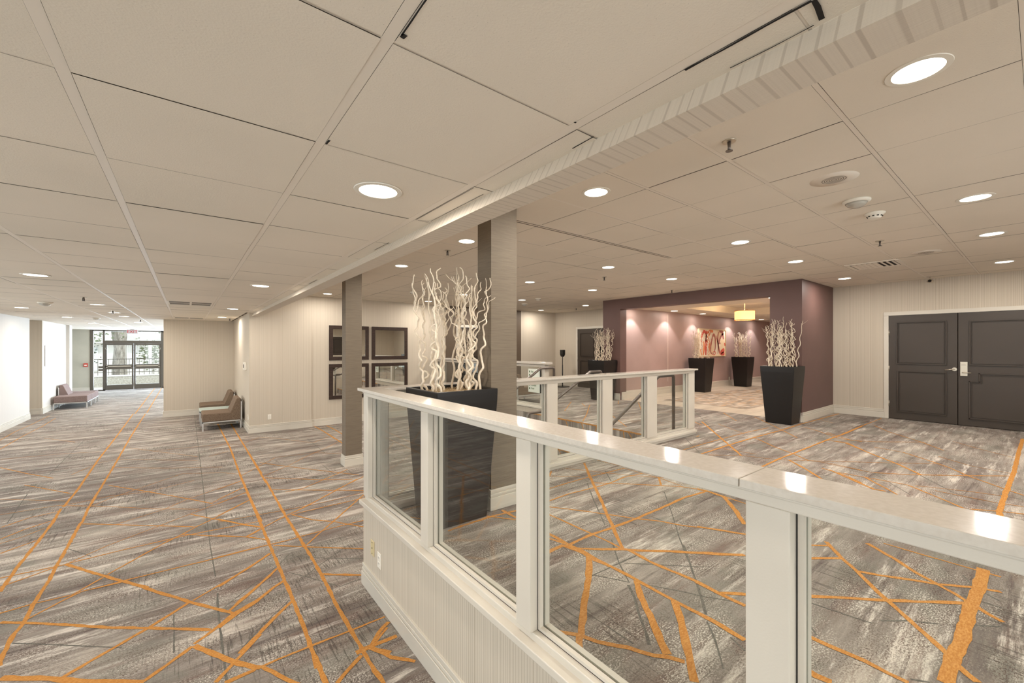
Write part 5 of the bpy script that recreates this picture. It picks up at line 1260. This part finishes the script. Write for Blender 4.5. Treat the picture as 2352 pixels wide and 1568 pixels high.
b = B(); b.tube([(-3.0, 32.5, -.2), (-3.0, 32.5, .8), (-2.98, 32.5, 1.8), (-3.0, 32.5, 2.5), (-3.05, 32.5, 3.4), (-3.1, 32.5, 5)], [.36, .32, .26, .32, .36, .3], 18)
b.tube([(-3.0, 32.5, 3.0), (-4.0, 32.3, 4.0), (-5.2, 32.2, 4.6)], [.22, .16, .1], 10); b.build('trunk', bark, r)
leaf = mat('leaf_green', (120, 128, 92), .7); leaf2 = mat('leaf_dark', (78, 86, 60), .7)
def foliage(b, c, rad, n, size, seed, m=0):
    rr = random.Random(seed)
    for _ in range(n):
        v = Vector((rr.gauss(0, .5), rr.gauss(0, .5), rr.gauss(0, .5))); p = Vector(c)+Vector((v.x*rad[0], v.y*rad[1], v.z*rad[2]))
        a = Vector((rr.uniform(-1,1), rr.uniform(-1,1), rr.uniform(-1,1))).normalized(); u = a.cross(Vector((0,0,1))).normalized(); w_ = a.cross(u)
        s = size*rr.uniform(.6, 1.3); b.poly([p-u*s, p-w_*s*.5, p+u*s, p+w_*s*.5], m)
b = B(); foliage(b, (-4.6, 32, 3.2), (1.6, .8, .9), 700, .09, 5); foliage(b, (-1.2, 32.5, 3.3), (1.0, .6, .5), 260, .09, 6); b.build('foliage', leaf, r)
def shrub(x, y, rx, h, n, label, seed):
    r = thing('shrub', (x, y, .3), label, 'shrub', 'shrubs behind the fence outside')
    b = B(); foliage(b, (x, y, .3+h*.6), (rx, .5, h*.45), n, .085, seed); b.build('foliage', leaf2 if seed % 2 else leaf, r)
    b = B(); b.tube([(x, y, -.2), (x, y, .3+h*.6)], .05, 6); b.build('stem', bark, r)
shrub(-5.2, 33.5, 1.2, 2.4, 500, 'shrub seen through the narrow side light', 11); shrub(-1.7, 34, .8, 1.9, 420, 'shrub left of the white post outside', 12); shrub(-.2, 34, .9, 2.2, 460, 'shrub right of the white post outside', 13); shrub(1.2, 34, .9, 2.2, 300, 'shrub farthest right outside', 15)
r = thing('lamp_post', (-1.62, 31.5, -.16), 'white square post standing outside behind the fence', 'post')
b = B(); b.box(-1.70, -1.56, 31.43, 31.57, -.16, 3.6); b.build('post_shaft', mat('white_post', (232, 230, 224), .6), r)
wb = painted('outside_wall_paint', (236, 232, 224), .8)
r = thing('outbuilding', (-6, 42, 0), 'white low building with a pitched roof across the yard', 'building')
b = B(); b.box(-16, 6, 42, 46, -.2, 2.2); b.build('wall', wb, r)
b = B(); b.hexa([(-16.4, 41.5, 2.2), (6.4, 41.5, 2.2), (6.4, 46.5, 2.2), (-16.4, 46.5, 2.2)], [(-14, 43.8, 3.9), (4, 43.8, 3.9), (4, 44.2, 3.9), (-14, 44.2, 3.9)]); b.build('roof', painted('roof_sheet', (196, 192, 184), .7), r)
b = B(); b.box(-9, -5, 41.9, 42, .2, 1.9); b.build('garage_door', painted('garage_white', (224, 224, 220), .6), r)
